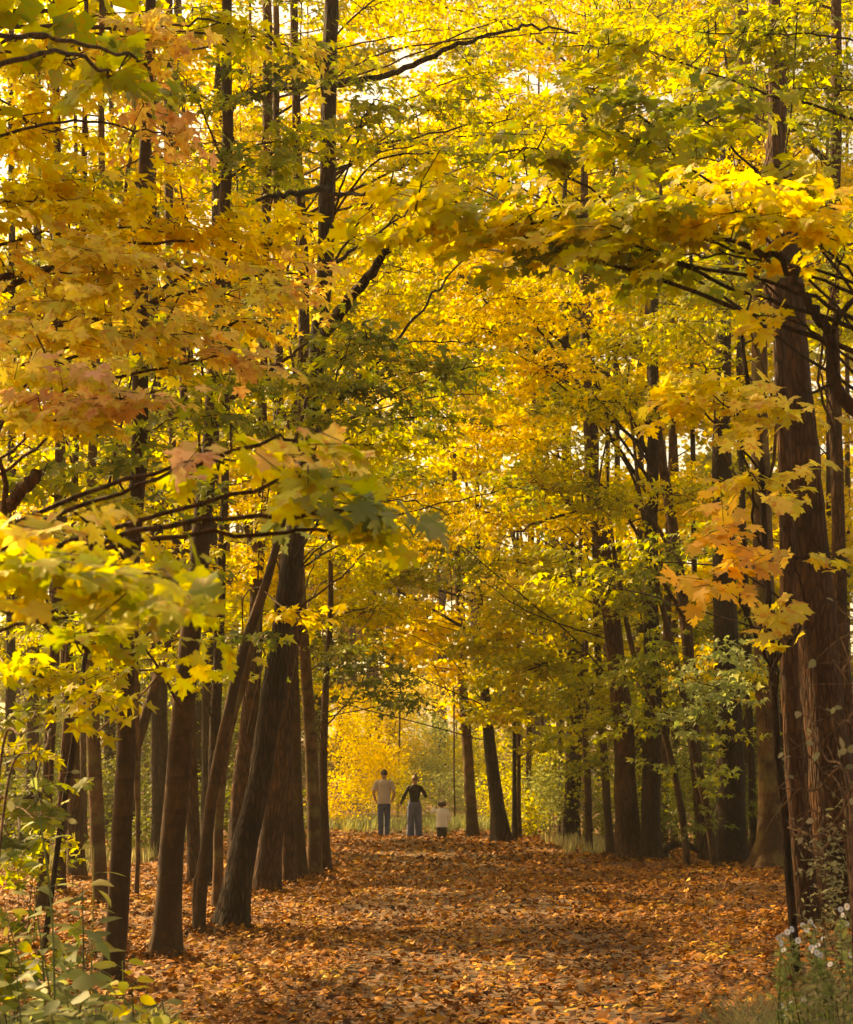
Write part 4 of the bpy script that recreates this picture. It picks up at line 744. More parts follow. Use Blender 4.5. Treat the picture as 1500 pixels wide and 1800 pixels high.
for (cnt, a, b, wd, lf) in ((36000, 20, 31, lambda y: 0.27*y+1, 0.085), (42000, 31, 48, lambda y: 0.27*y+1, 0.09), (14000, 48, 66, lambda y: 0.2*y, 0.12)):
    lv_ = 'far' if a < 30 else 'tiny'
    pos, Rm, sc = litter(cnt, a, b, wd, lv_, lf, 0.5, rl)
    W, T_ = leaf_verts(lv_, pos, Rm, sc, rl); W2.append(W); F2.append(T_+n); n += len(W)
for t in TREES:
    if t.d > 36 or not (abs(t.origin[0]) < 0.27*t.origin[1]): continue
    q = int(60 + 420*t.rad[0]/0.2); a = rl.uniform(0, 6.283, q); rr_ = t.rad[0]*1.05 + np.abs(rl.normal(0, 0.16, q)); x = t.origin[0]+np.cos(a)*rr_; y = t.origin[1]+np.sin(a)*rr_
    pos = np.stack([x, y, sheet(x, y) + rl.uniform(0, 1, q)*0.10*np.exp(-(rr_-t.rad[0])/0.12) + 0.015], -1); tip = np.stack([np.cos(a), np.sin(a), -rl.uniform(0, 0.6, q)], -1) + rl.normal(0, 0.4, (q, 3))
    W, T_ = leaf_verts('far', pos, leaf_frames(tip, norm(np.array([0, 0, 1.0]) + rl.normal(0, 0.5, (q, 3)))), 0.09*rl.uniform(0.6, 1.3, q), rl); W2.append(W); F2.append(T_+n); n += len(W)
tag(link('fallen_leaves', new_mesh('fallen_leaves', np.vstack(W2), [np.vstack(F2)], [LM['litter']], smooth_=False)), 'carpet of curled orange and brown fallen maple leaves', kind='stuff')

# ------------------------------------------------------------------ low growth
def grass(name, n, region, h, pal, label, r, wid=0.006, spread=0.25):
    x0, x1, y0, y1 = region
    nc = max(1, n//12); cxs = r.uniform(x0, x1, nc); cys = r.uniform(y0, y1, nc)
    x = np.repeat(cxs, 12) + r.normal(0, 0.06, nc*12); y = np.repeat(cys, 12) + r.normal(0, 0.06, nc*12); N = len(x)
    z = sheet(x, y) - 0.01; a = r.uniform(0, 2*math.pi, N); H = h*r.uniform(0.5, 1.2, N); lean = spread*r.uniform(0.2, 1.6, N)
    b = np.stack([x, y, z], -1); d = np.stack([np.cos(a), np.sin(a), np.zeros(N)], -1); s = np.stack([-np.sin(a), np.cos(a), np.zeros(N)], -1)*wid
    up = np.array([0, 0, 1.0])
    p1 = b + up*(H*0.55)[:, None] + d*(H*lean*0.4)[:, None]; p2 = b + up*(H*0.9)[:, None] + d*(H*lean*1.1)[:, None]
    V = np.stack([b-s, b+s, p1-s*0.8, p1+s*0.8, p2], 1).reshape(-1, 3); k = (np.arange(N)*5)[:, None]
    Q = k + np.array([[0, 1, 3, 2]]); T3 = k + np.array([[2, 3, 4]])
    me = new_mesh(name, V, [Q, T3], [LM[pal]]); return tag(link(name, me), label, kind='stuff')
rg = np.random.default_rng(9)
grass('grass', 7000, (-9, 4.5, 60, 72), 0.55, 'weed', 'tall green grass beyond the far bend of the path', rg, 0.011, 0.7)
grass('grass', 1800, (3.0, 5.2, 36, 46), 0.35, 'straw', 'pale grass tufts at the foot of the dark trunks by the bend', rg, 0.01)
grass('grass', 2500, (-9, -5.2, 27, 34), 0.35, 'straw', 'grey green grass patch behind the brown trunks', rg, 0.012)
grass('grass', 5200, (1.75, 2.7, 7.2, 10.5), 0.5, 'straw', 'long pale grass blades under the white asters', rg, 0.004, 0.8)
grass('grass', 900, (-2.6, -1.5, 8.3, 10.2), 0.28, 'weed', 'low grass among the weeds at the path corner', rg, 0.004, 0.6)

# shrubs
def shrub(c, R, pal, cov, leaf, label, group=None, level='far', stems=6, bark='brown', name='shrub', stem_r=0.012, leafpx=0):
    c = np.asarray(c, float); g = float(G(c[0], c[1])); root = bpy.data.objects.new(name, None); root.location = (c[0], c[1], g); C.objects.link(root); tag(root, label, 'shrub', group)
    r = np.random.default_rng(int(abs(c[0]*977+c[1]*131)) + 5); o = np.array([c[0], c[1], g])
    mb = MB(); ends = []
    for i in range(stems):
        e = c + r.normal(0, 0.5, 3)*R; e[2] = max(e[2], g+0.3); b = o + np.array([r.normal(0, 0.15*R[0]), r.normal(0, 0.1*R[1]), -0.05]); mid = (b+e)/2 + r.normal(0, 0.12, 3)*R
        cc = catmull([b, mid, e], 4); mb.tube(cc, np.linspace(stem_r, stem_r*0.3, len(cc)), 4, cap=False); ends.append(cc)
        for j in range(4):
            a = cc[int(r.integers(2, len(cc)))]; mb.tube(np.array([a, a + r.normal(0, 0.3, 3)*R]), [stem_r*0.4, stem_r*0.15], 3, cap=False)
    mb.build('stems', BK[bark], root, o)
    n = int(cov*math.pi*R[0]*R[2]/(0.36*leaf*leaf)) + 5
    u = norm(r.normal(size=(n, 3)))*(r.uniform(0.1, 1, (n, 1))**0.45); cl = norm(r.normal(size=(9, 3)))*0.6
    u = np.where(r.uniform(0, 1, (n, 1)) < 0.6, cl[r.integers(0, 9, n)] + r.normal(0, 0.26, (n, 3)), u)
    pos = c + u*R; pos[:, 2] = np.maximum(pos[:, 2], g + 0.05)
    a = r.uniform(0, 2*math.pi, n); tip = np.stack([np.cos(a), np.sin(a), r.normal(-0.2, 0.5, n)], -1); nr_ = norm(np.array([0, -0.3, 1.0]) + r.normal(0, 0.5, (n, 3)))
    Rm = leaf_frames(tip, nr_); sc = leaf*r.uniform(0.6, 1.25, n)
    if leafpx:
        s_ = np.zeros(n, bool); s_[:leafpx] = True
        leaf_objects(root, o, level, pal, pos[s_], Rm[s_], sc[s_]); pos, Rm, sc = pos[~s_], Rm[~s_], sc[~s_]
    if len(pos):
        W, T3 = leaf_verts(level, pos, Rm, sc, r); tag(link('foliage', new_mesh('foliage', W - o, [T3], [LM[pal]], smooth_=False), root), kind='stuff')
    return root
def W_(px, py, d): return P(px, py, d)
for i, (px, py, d, rx, rz, pal) in enumerate([(600,1400,66,1.5,1.2,'yellow'),(640,1350,72,1.9,1.5,'yellow'),(615,1300,74,1.9,1.3,'yellow'),(700,1390,76,1.8,1.4,'ygreen'),(680,1300,80,2.2,1.6,'yellow'),(750,1380,80,1.8,1.5,'palegrn'),(790,1400,72,1.4,1.2,'palegrn'),(770,1310,84,2.0,1.6,'palegrn'),
        (840,1330,80,2.0,1.8,'ygreen'),(880,1400,68,1.4,1.3,'ygreen'),(930,1370,62,1.4,1.6,'ygreen'),(960,1410,56,1.2,1.2,'palegrn'),(925,1430,54,0.8,0.8,'ygreen'),(975,1350,60,1.3,1.3,'green'),(650,1240,82,2.0,1.3,'yellow'),(720,1230,88,2.2,1.5,'gold')]):
    PLACED.append((shrub(W_(px, py, d), (rx, rx*0.8, rz), pal, 1.9, 0.13, ['yellow bush glowing in the sunny hollow beyond the walkers', 'pale green bush in the sunny hollow beyond the child'][pal in ('palegrn', 'ygreen', 'green')], ['yellow bushes in the hollow', 'pale green bushes in the hollow'][pal in ('palegrn', 'ygreen', 'green')]), px + 0.01*i, d, 'pale green bush' if pal in ('palegrn', 'ygreen', 'green') else 'yellow bush'))
for i, (px, py, d, rx, rz, pal) in enumerate([(30,1440,30,0.9,0.8,'dgreen'),(110,1490,34,1.0,0.6,'dgreen'),(250,1480,38,1.0,0.8,'dgreen'),(320,1440,44,1.3,1.3,'dgreen'),(400,1420,46,1.3,1.2,'dgreen'),(470,1440,44,1.0,1.2,'dgreen'),(200,1420,46,1.4,1.4,'dgreen'),(80,1400,46,1.5,1.5,'dgreen'),(520,1440,50,1.0,1.2,'green'),(-40,1420,34,1.2,1.2,'dgreen'),(150,1330,50,1.8,2.0,'dgreen'),(260,1330,52,1.8,2.2,'dgreen'),(350,1300,54,1.8,2.2,'dgreen'),(440,1330,52,1.6,2.2,'dgreen'),(510,1330,56,1.4,2.2,'dgreen'),(40,1320,52,1.8,2.0,'dgreen'),(400,1200,58,2.0,2.0,'dgreen'),(220,1210,56,2.0,2.0,'dgreen')]):  # dark-leaved bushes added to darken the gaps between the trunks
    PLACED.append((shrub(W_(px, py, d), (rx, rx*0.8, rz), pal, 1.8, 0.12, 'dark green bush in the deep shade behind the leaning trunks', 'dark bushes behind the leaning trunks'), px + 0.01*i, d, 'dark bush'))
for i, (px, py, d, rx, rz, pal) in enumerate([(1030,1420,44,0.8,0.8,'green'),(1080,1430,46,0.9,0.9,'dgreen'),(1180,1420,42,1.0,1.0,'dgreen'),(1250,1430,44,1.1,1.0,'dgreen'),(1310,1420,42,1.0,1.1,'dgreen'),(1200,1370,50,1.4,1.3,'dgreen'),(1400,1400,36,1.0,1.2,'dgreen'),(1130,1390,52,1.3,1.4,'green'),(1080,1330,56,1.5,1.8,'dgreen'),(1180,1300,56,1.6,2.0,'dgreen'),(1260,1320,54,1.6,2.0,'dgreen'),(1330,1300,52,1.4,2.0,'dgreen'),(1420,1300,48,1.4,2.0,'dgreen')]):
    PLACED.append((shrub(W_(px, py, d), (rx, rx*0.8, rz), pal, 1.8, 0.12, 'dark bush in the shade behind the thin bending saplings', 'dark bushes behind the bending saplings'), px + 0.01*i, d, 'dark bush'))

# the wood that closes the view
def forest_wall():
    r = np.random.default_rng(77); pos = []; N = 0
    Vs = []; Fs = []; mi = []; n0 = 0
    pals = ['yellow', 'ygreen', 'green', 'gold']
    for i in range(1350):
        y = r.uniform(88, 135); x = r.uniform(-0.42, 0.42)*y
        if y < 112 and -32 < x < 10: y += 24
        g = float(G(x, y)); z = g + r.uniform(0.3, 40)*(1 if r.uniform() < .85 else 1.1)
        pal = int(r.choice(4, p=[0.38, 0.34, 0.16, 0.12])) if abs(x) < 0.16*y or z > 12 else 2
        n = 105; R = np.array([2.2, 2.0, 1.0])*r.uniform(0.7, 1.3)
        u = norm(r.normal(size=(n, 3)))*(r.uniform(0, 1, (n, 1))**0.5); p = np.array([x, y, z]) + u*R
        a = r.uniform(0, 6.283, n); tip = np.stack([np.cos(a), np.sin(a), r.normal(-0.3, 0.4, n)], -1); nr_ = norm(np.array([0, -0.3, 1.0]) + r.normal(0, 0.5, (n, 3)))
        W, T3 = leaf_verts('tiny', p, leaf_frames(tip, nr_), 0.62*r.uniform(0.6, 1.2, n), r); Vs.append(W); Fs.append(T3+n0); n0 += len(W); mi.append(np.full(len(T3), pal))
    me = new_mesh('far_forest', np.vstack(Vs), [np.vstack(Fs)], [LM[p] for p in pals], np.concatenate(mi), smooth_=False)
    fo = tag(link('far_forest', me), 'far yellow and green wood that closes the view', kind='stuff')
    mb = MB()
    for i in range(110):
        y = r.uniform(86, 130); x = r.uniform(-0.40, 0.40)*y; g = float(G(x, y)); h = r.uniform(16, 24)
        mb.tube(np.array([[x, y, g-0.2], [x+r.normal(0, .4), y, g+h*0.5], [x+r.normal(0, 1), y, g+h]]), [0.28, 0.2, 0.05], 5, cap=False)
    tag(mb.build('far_trunks', BK['brown']), 'mass of trunks inside the far wood', kind='stuff')
forest_wall()

# foreground weeds, one by one
def weed(px, py, d, h, nl, lf, lvl, pal, label, bend=0.15, name='weed', flowers=0):
    b = P(px, py, d); g = float(G(b[0], d)); top = b; o = np.array([b[0], d, g]); r = np.random.default_rng(int(px*7+py))
    root = bpy.data.objects.new(name, None); root.location = o; C.objects.link(root); tag(root, label, 'plant')
    base = np.array([b[0] + r.normal(0, bend), d + r.normal(0, 0.05), g-0.02]); c = catmull([base, (base+top)/2 + np.array([r.normal(0, 0.05), 0, 0.05]), top], 8)
    mb = MB(); mb.tube(c, np.linspace(0.007, 0.003, len(c)), 5, cap=True)
    k = np.linspace(int(len(c)*0.35), len(c)-1, nl).astype(int); pos = []; tp = []; nn = []
    for i, q in enumerate(k):
        a = i*2.4 + r.normal(0, 0.3); dv = np.array([math.cos(a), math.sin(a)*0.7, r.uniform(-0.25, 0.5)]); p0 = c[q]; p1 = p0 + norm(dv)*lf*0.3
        mb.tube(np.array([p0, p1]), [0.003, 0.002], 3, cap=False); pos.append(p1); tp.append(dv + np.array([0, 0, -0.25])); nn.append(np.array([0, -0.5, 1.0]) + r.normal(0, 0.3, 3))
    mb.build('stem', LM['weed'], root, o)
    leaf_objects(root, o, lvl, pal, np.array(pos), leaf_frames(np.array(tp), norm(np.array(nn))), lf*r.uniform(0.7, 1.15, nl))
    return root
WL = [
 (145,1560,9.0,14,0.16,'lance','weed','tall weed with broad drooping leaves in front of the straight grey-brown trunk'),
 (165,1490,9.3,12,0.15,'lance','weed','tallest weed with slender arching leaves before the grey-brown trunk'),
 (70,1640,8.6,14,0.15,'lance','weed','leafy weed with wide grey green leaves below the thin leaning sapling'),
 (120,1680,8.8,12,0.13,'oval','palegrn','weed with soft oval leaves just under the tall drooping weed'),
 (30,1720,8.2,14,0.14,'lance','palegrn','pale weed with pointed leaves nearest the lower corner of the view'),
 (190,1740,8.8,12,0.12,'oval','palegrn','low pale weed at the very foot of the straight grey-brown trunk'),
 (232,1730,9.2,9,0.13,'oval','yellow','weed with one upright cluster of yellow oval leaves beside the trunk foot'),
 (285,1760,9.4,10,0.11,'oval','weed','small green weed between the yellow-leaved weed and the open path'),
 (90,1780,8.0,16,0.13,'lance','palegrn','bushy pale weed with narrow leaves along the bottom edge'),
 (10,1600,8.8,10,0.11,'oval','ygreen','yellowish weed half cut off by the picture edge below the dark leaves'),
 (200,1790,8.4,14,0.11,'lance','weed','dense narrow-leaved weed along the bottom edge near the bare leaves'),
 (300,1790,9.0,10,0.10,'oval','gold','small withering weed with golden leaves where the path begins'),
 (45,1290,8.5,10,0.12,'lance','palegrn','very tall pale-topped weed in front of the outermost trunks')]
WL += [
 (60,1560,9.4,14,0.15,'lance','palegrn','pale weed with drooping leaves below the thin dark leaning sapling'),
 (110,1740,8.2,16,0.15,'oval','weed','dark broad-leaved weed between the pale pointed weed and the trunk foot'),
 (160,1650,8.8,14,0.15,'lance','palegrn','weed with grey-green leaves crossing the foot of the straight trunk'),
 (215,1690,9.4,10,0.12,'oval','ygreen','small yellow-green weed touching the side of the straight trunk foot'),
 (260,1790,8.6,14,0.12,'oval','ygreen','yellow-green weed along the bottom edge beside the golden withering one'),
 (20,1790,7.6,16,0.14,'lance','palegrn','pale narrow-leaved weed filling the bottom corner of the view'),
 (150,1795,8.0,16,0.13,'oval','palegrn','low crowded weed with round leaves at the middle of the bottom weeds')]
for px, py, d, nl, lf, lvl, pal, lab in WL: weed(px, py, d, 0, int(nl*1.4), lf*0.95, lvl, pal, lab)
grass('ground_cover', 2600, (-2.9, -1.6, 8.6, 11.5), 0.22, 'weed', 'mixed low green and yellow herbs around the weeds at the path corner', rg, 0.012, 0.9)
for i, (px, py, d, rx, rz, pal, lf, lab) in enumerate([(60,1500,16,0.45,0.35,'green',0.10,'small green maple bush before the outermost trunks'),(30,1680,10.5,0.4,0.3,'green',0.10,'small green bush low at the picture edge behind the weeds'),
      (1460,1700,8.6,0.28,0.28,'straw',0.05,'pale fine-leaved bush among the white asters'),(1500,1560,9.5,0.3,0.45,'greyleaf',0.042,'pale green bush at the picture edge above the asters'),(1480,1780,8.0,0.3,0.22,'straw',0.05,'low pale bush under the long arching grass')]):
    shrub(P(px, py, d), np.array([rx, rx*0.7, rz]), pal, 1.3, lf, lab, level='lance' if lf < 0.08 else 'mid', stem_r=0.005, leafpx=60)

# asters
AW = simple_mat('aster_petal', (0.72, 0.68, 0.72), 0.6); AY = simple_mat('aster_centre', (0.55, 0.36, 0.05), 0.8)
def aster_mesh():
    V = []; Q = []
    for i in range(14):
        a = i/14*2*math.pi; c, s = math.cos(a), math.sin(a); w = 0.0026; L = 0.0145
        V += [(c*0.003-s*w*.5, s*0.003+c*w*.5, 0), (c*0.003+s*w*.5, s*0.003-c*w*.5, 0), (c*L*.8+s*w, s*L*.8-c*w, 0.003), (c*L, s*L, 0.002), (c*L*.8-s*w, s*L*.8+c*w, 0.003)]
        Q += [(i*5, i*5+1, i*5+2), (i*5, i*5+2, i*5+4), (i*5+4, i*5+2, i*5+3)]
    return new_mesh('petals', V, [np.array(Q)], [AW])
AM = aster_mesh()
mbc = MB(); mbc.tube(np.array([[0, 0, -0.002], [0, 0, 0.002], [0, 0, 0.004]]), [0.003, 0.0045, 0.002], 8); cm = mbc.build('tmp', AY); CM = cm.data; bpy.data.objects.remove(cm)
def aster(tops, d, label, base_px):
    b = P(base_px, 1790, d); g = float(G(b[0], d)); o = np.array([b[0], d, g]); r = np.random.default_rng(int(base_px))
    root = bpy.data.objects.new('aster_plant', None); root.location = o; C.objects.link(root); tag(root, label, 'plant')
    mb = MB(); lp = []; lt = []
    for (px, py) in tops:
        t = P(px, py, d + r.normal(0, 0.12)); c = catmull([o + np.array([r.normal(0, 0.04), r.normal(0, 0.04), -0.02]), (o+t)/2 + np.array([r.normal(0, 0.05), 0, 0.08]), t], 6)
        mb.tube(c, np.linspace(0.004, 0.0015, len(c)), 4, cap=False)
        for q in c[3:-1]:
            for _ in range(4): lp.append(q + r.normal(0, 0.012, 3)); lt.append(r.normal(0, 1, 3)*np.array([1, 1, 0.5]) + np.array([0, 0, 0.3]))
        f = bpy.data.objects.new('flower', AM); f.parent = root; f.location = t - o + np.array([0, 0, 0.003]); f.rotation_euler = (math.radians(r.uniform(35, 95)), 0, r.normal(0, 0.6)); f.scale = [float(r.uniform(0.9, 1.35))]*3; C.objects.link(f)
        ce = bpy.data.objects.new('flower_centre', CM); ce.parent = f; C.objects.link(ce)
    mb.build('stems', LM['weed'], root, o)
    lp = np.array(lp); n = len(lp); W, T3 = leaf_verts('lance', lp, leaf_frames(np.array(lt), norm(np.array([0, -0.4, 1.0]) + r.normal(0, 0.4, (n, 3)))), 0.055*r.uniform(0.6, 1.2, n), r)
    tag(link('foliage', new_mesh('foliage', W-o, [T3], [LM['palegrn']], smooth_=False), root), kind='stuff')
aster([(1376,1645),(1385,1640),(1373,1660),(1392,1635),(1378,1672),(1403,1655),(1370,1650)], 8.6, 'white aster clump leaning out over the fallen leaves, farthest toward the path', 1400)
aster([(1412,1628),(1425,1622),(1432,1630),(1418,1636),(1448,1652),(1438,1664)], 8.8, 'white aster clump in front of the dark leaning trunk foot', 1440)
aster([(1427,1668),(1436,1676),(1440,1686),(1430,1672),(1460,1697),(1443,1680)], 8.4, 'aster clump with the largest white flowers, above the long pale grass', 1455)
aster([(1482,1610),(1490,1595),(1478,1600),(1496,1680),(1488,1625)], 8.2, 'tall white aster at the picture edge under the bare twigs', 1490)
aster([(1374,1770),(1386,1778),(1414,1760),(1392,1766),(1378,1790)], 8.8, 'low white aster close to the bottom of the view', 1395)

# tangled bare twigs with a few pale leaves
def tangle(base_px, d, pts, label, seed, nleaf=18, pal='greyleaf'):
    r = np.random.default_rng(seed); b = P(base_px, 1700, d); g = float(G(b[0], d)); o = np.array([b[0], d, g])
    root = bpy.data.objects.new('twiggy_shrub', None); root.location = o; C.objects.link(root); tag(root, label, 'shrub')
    lp = []; lt = []
    for (path) in pts:
        w = [P(x, y, d + r.normal(0, 0.15)) for x, y in path]
        w = [o + np.array([0, 0, -0.03])] + w if path[0][1] > 1500 or True else w
        c = catmull(w, 8); mb = MB(); mb.tube(c, np.linspace(0.009, 0.002, len(c)), 5, 0.08)
        for j in range(9):
            k = int(r.integers(8, len(c))); a = c[k]; e = a + r.normal(0, 0.09, 3)*np.array([1.4, 1, 1]); m2 = (a+e)/2 + r.normal(0, 0.02, 3); mb.tube(catmull([a, m2, e], 3), np.linspace(0.0028, 0.001, 7), 3, cap=False)
            if r.uniform() < 0.6: lp.append(e); lt.append(e-a)
        mb.build('branch', BK['grey'], root, o)
    lp = np.array(lp); lt = np.array(lt)
    leaf_objects(root, o, 'oval', pal, lp, leaf_frames(lt + np.array([0, 0, -0.03]), norm(np.array([0, -0.8, 0.6]) + r.normal(0, 0.5, lp.shape))), 0.046*r.uniform(0.6, 1.3, len(lp)))
tangle(1500, 7.6, [[(1490,1450),(1440,1350),(1380,1290)], [(1500,1400),(1430,1390),(1360,1385)], [(1490,1500),(1430,1470),(1385,1455)], [(1510,1350),(1470,1270),(1440,1240)], [(1495,1420),(1450,1330),(1415,1240)], [(1500,1480),(1440,1500),(1400,1470),(1385,1440)]], 'tangle of bare grey twigs with small pale leaves reaching over the asters', 21)
tangle(1540, 7.2, [[(1530,1300),(1490,1200),(1465,1160)], [(1520,1250),(1500,1180),(1478,1120)], [(1530,1200),(1510,1100),(1480,1075)], [(1520,1420),(1470,1440),(1420,1420)]], 'twiggy shrub with grey green leaves at the picture edge before the massive trunk', 22)
tangle(-30, 8.0, [[(10,1400),(60,1320),(100,1290)], [(0,1350),(40,1290),(90,1270)], [(-10,1450),(30,1420),(60,1440)]], 'greyish twigs with pale narrow leaves before the outermost trunks', 23)
# bare vine loops hanging by the massive trunk
vn = MB(); r9 = np.random.default_rng(4)
vroot = None
# fallen arched branch at the bank
def log_arc():
    d = 34.0; pts = [P(1165, 1512, d), P(1172, 1492, d), P(1195, 1484, d), P(1222, 1492, d), P(1250, 1508, d), P(1262, 1520, d)]
    g = float(G(pts[0][0], d)); 
    pts[0][2] = g; pts[-1][2] = float(G(pts[-1][0], d)); o = pts[0]
    mb = MB(); c = catmull(pts, 6); mb.tube(c, np.linspace(0.09, 0.05, len(c)), 9, 0.12)
    ob = mb.build('fallen_branch', BK['dark'], None, o); ob.location = o; tag(ob, 'dark fallen branch arched over the bank between the close pair and bending saplings', 'branch')
log_arc()
# ------------------------------------------------------------------ the three walkers (seen from behind, walking away along +Y)
SKIN = simple_mat('skin', (0.46, 0.25, 0.17), 0.55)
def skin_mesh(nodes, edges, extra=None):
    """nodes: name -> (x, y, z, r or (rx, ry)); one continuous skin over the joint graph"""
    names = list(nodes); me = bpy.data.meshes.new('tmp'); me.from_pydata([nodes[n][:3] for n in names], [(names.index(a), names.index(b)) for a, b in edges], [])
    o = bpy.data.objects.new('tmp', me); C.objects.link(o)
    sm = o.modifiers.new('s', 'SKIN'); sm.branch_smoothing = 0.6; sm.use_smooth_shade = True
    for i, n in enumerate(names):
        r = nodes[n][3]; me.skin_vertices[0].data[i].radius = r if isinstance(r, tuple) else (r, r)
    me.skin_vertices[0].data[0].use_root = True
    o.modifiers.new('u', 'SUBSURF').levels = 2; o.modifiers['u'].render_levels = 2
    dg = bpy.context.evaluated_depsgraph_get(); ev = o.evaluated_get(dg); m2 = bpy.data.meshes.new_from_object(ev)
    V = np.array([v.co[:] for v in m2.vertices]); fs = [tuple(p.vertices) for p in m2.polygons]
    bpy.data.objects.remove(o); bpy.data.meshes.remove(me); bpy.data.meshes.remove(m2)
    mb = MB(); q = np.array([f for f in fs if len(f) == 4]); t3 = np.array([f for f in fs if len(f) == 3])
    mb.V.append(V); mb.n = len(V)
    if len(q): mb.Q.append(q)
    if len(t3): mb.T.append(t3)
    return mb
def fingers(mb, wrist, palm, side, s):
    """four unequal bent fingers and a thumb continuing the palm"""
    w_ = np.array(wrist[:3]); p = np.array(palm[:3]); d = norm(p-w_); ac = norm(np.cross(d, np.array([1.0, 0.1, 0]))); fwd = norm(np.cross(ac, d))*side
    for i, L in enumerate((0.062, 0.072, 0.068, 0.052)):
        b = p + ac*(i-1.5)*0.018*s + d*0.012*s; m1 = b + d*L*0.5*s + fwd*0.006*s; e = m1 + norm(d*0.75+fwd*0.6)*L*0.5*s
        mb.tube(catmull([b - d*0.02*s, b, m1, e], 3), np.linspace(0.010, 0.0065, 10)*s, 6)
    b = w_*0.6 + p*0.4 + ac*-0.02*s; mb.tube(catmull([b, b - ac*0.022*s + d*0.025*s, b - ac*0.026*s + d*0.055*s + fwd*0.01*s], 3), np.linspace(0.012, 0.008, 7)*s, 6)
def loft(mb, rings, k=20, fold=0.03, seed=1, close_top=False):
    r = np.random.default_rng(seed); a = np.linspace(0, 2*math.pi, k, endpoint=False); V = []
    c = catmull(np.array(rings, float), 4); n = len(c)
    for i, (x, y, z, rx, ry) in enumerate(c):
        f = 1 + fold*(np.sin(4*a + z*9 + seed) * 0.6 + np.sin(7*a - z*14)*0.4)
        ex = 0.8; V.append(np.stack([x + rx*f*np.sign(np.cos(a))*np.abs(np.cos(a))**ex, y + ry*f*np.sign(np.sin(a))*np.abs(np.sin(a))**ex, np.full(k, z)], -1))
    V = np.vstack(V); i = np.arange(n-1)[:, None]*k; j = np.arange(k)[None]; j2 = (j+1) % k
    mb.add(V, np.stack([i+j, i+j2, i+k+j2, i+k+j], -1).reshape(-1, 4))
def head_mesh(mb, c, s, yaw=0.0):
    pass
def ell(mb, c, R, cut=None, k=14, n=9, seed=0, rough=0.0):
    r = np.random.default_rng(seed); th = np.linspace(0.02, math.pi if cut is None else cut, n); a = np.linspace(0, 2*math.pi, k, endpoint=False)
    V = np.array([[c[0]+R[0]*math.sin(t)*math.cos(x)*(1+rough*r.normal()), c[1]+R[1]*math.sin(t)*math.sin(x)*(1+rough*r.normal()), c[2]+R[2]*math.cos(t)] for t in th for x in a])
    i = np.arange(n-1)[:, None]*k; j = np.arange(k)[None]; j2 = (j+1) % k
    mb.add(V, np.stack([i+j, i+k+j, i+k+j2, i+j2], -1).reshape(-1, 4))
def place_person(px, py, d, label, sx=1.06):
    b = P(px, py, d); root = bpy.data.objects.new('person', None); root.location = (b[0], d, float(sheet(np.array([b[0]]), np.array([d]))[0]) + 0.01); C.objects.link(root); root.scale = (sx, 1, 1)
    return tag(root, label, 'person')
def face(nd, ed, h, hc, yaw=0.0, s=1.0):
    """nose, chin and ears on the head node"""
    c, s_ = math.cos(yaw), math.sin(yaw)
    def rot(x, y): return (hc[0] + x*c - y*s_, hc[1] + x*s_ + y*c)
    nd['nose'] = (*rot(0, 0.112*s), hc[2]-0.01*s, 0.016*s); nd['chin'] = (*rot(0, 0.075*s), hc[2]-0.095*s, 0.035*s)
    nd['ear_a'] = (*rot(0.088*s, -0.005), hc[2]-0.01*s, 0.016*s); nd['ear_b'] = (*rot(-0.088*s, -0.005), hc[2]-0.01*s, 0.016*s)
    ed += [('head', 'nose'), ('head', 'ear_a'), ('head', 'ear_b'), ('head', 'chin')]
def shoes(root, feet, mat, s=1.0):
    for (x, y) in feet:
        mb = MB(); c = catmull([(x, y-0.07*s, 0.05*s), (x, y+0.02*s, 0.055*s), (x*1.02, y+0.12*s, 0.04*s), (x*1.03, y+0.20*s, 0.03*s)], 4)
        mb.tube(c, np.interp(np.linspace(0, 1, len(c)), [0, .2, .7, 1], [0.035*s, 0.05*s, 0.045*s, 0.02*s]), 10); mb.build('shoe', mat, root)
# man with his hands in his front pockets
pr = place_person(675, 1474, 47.6, 'tall man seen from behind in a pale T-shirt and blue jeans, hands in pockets')
nd = dict(pelvis=(0, 0, .96, (.14, .10)), waist=(0, 0, 1.10, (.13, .095)), chest=(0, 0, 1.34, (.16, .11)), collar=(0, -.005, 1.50, (.10, .075)), neck=(0, 0, 1.585, .055), head=(0, .012, 1.71, (.082, .094)), crown=(0, .005, 1.775, .062))
ed = [('pelvis', 'waist'), ('waist', 'chest'), ('chest', 'collar'), ('collar', 'neck'), ('neck', 'head'), ('head', 'crown')]
for sd, n in ((-1, 'a'), (1, 'b')):
    nd.update({'sho'+n: (sd*.185, -.005, 1.475, .062), 'elb'+n: (sd*.275, -.06, 1.20, .042), 'wri'+n: (sd*.215, .04, .985, .028), 'pal'+n: (sd*.175, .085, .925, (.036, .02)),
               'hip'+n: (sd*.085, 0, .90, .088), 'kne'+n: (sd*.085, .01+sd*.035, .50, .055), 'ank'+n: (sd*.078, sd*.07, .09, .040), 'toe'+n: (sd*.085, .13+sd*.07, .035, .034)})
    ed += [('collar', 'sho'+n), ('sho'+n, 'elb'+n), ('elb'+n, 'wri'+n), ('wri'+n, 'pal'+n), ('pelvis', 'hip'+n), ('hip'+n, 'kne'+n), ('kne'+n, 'ank'+n), ('ank'+n, 'toe'+n)]
face(nd, ed, 1, (0, .012, 1.71))
mb = skin_mesh(nd, ed)
for sd, n in ((-1, 'a'), (1, 'b')): fingers(mb, nd['wri'+n], nd['pal'+n], sd, 1.0)
mb.build('body', SKIN, pr)
SHIRT = simple_mat('shirt_pale', (0.50, 0.44, 0.42), 0.9, 0.15, 3.0, bump=0.2)
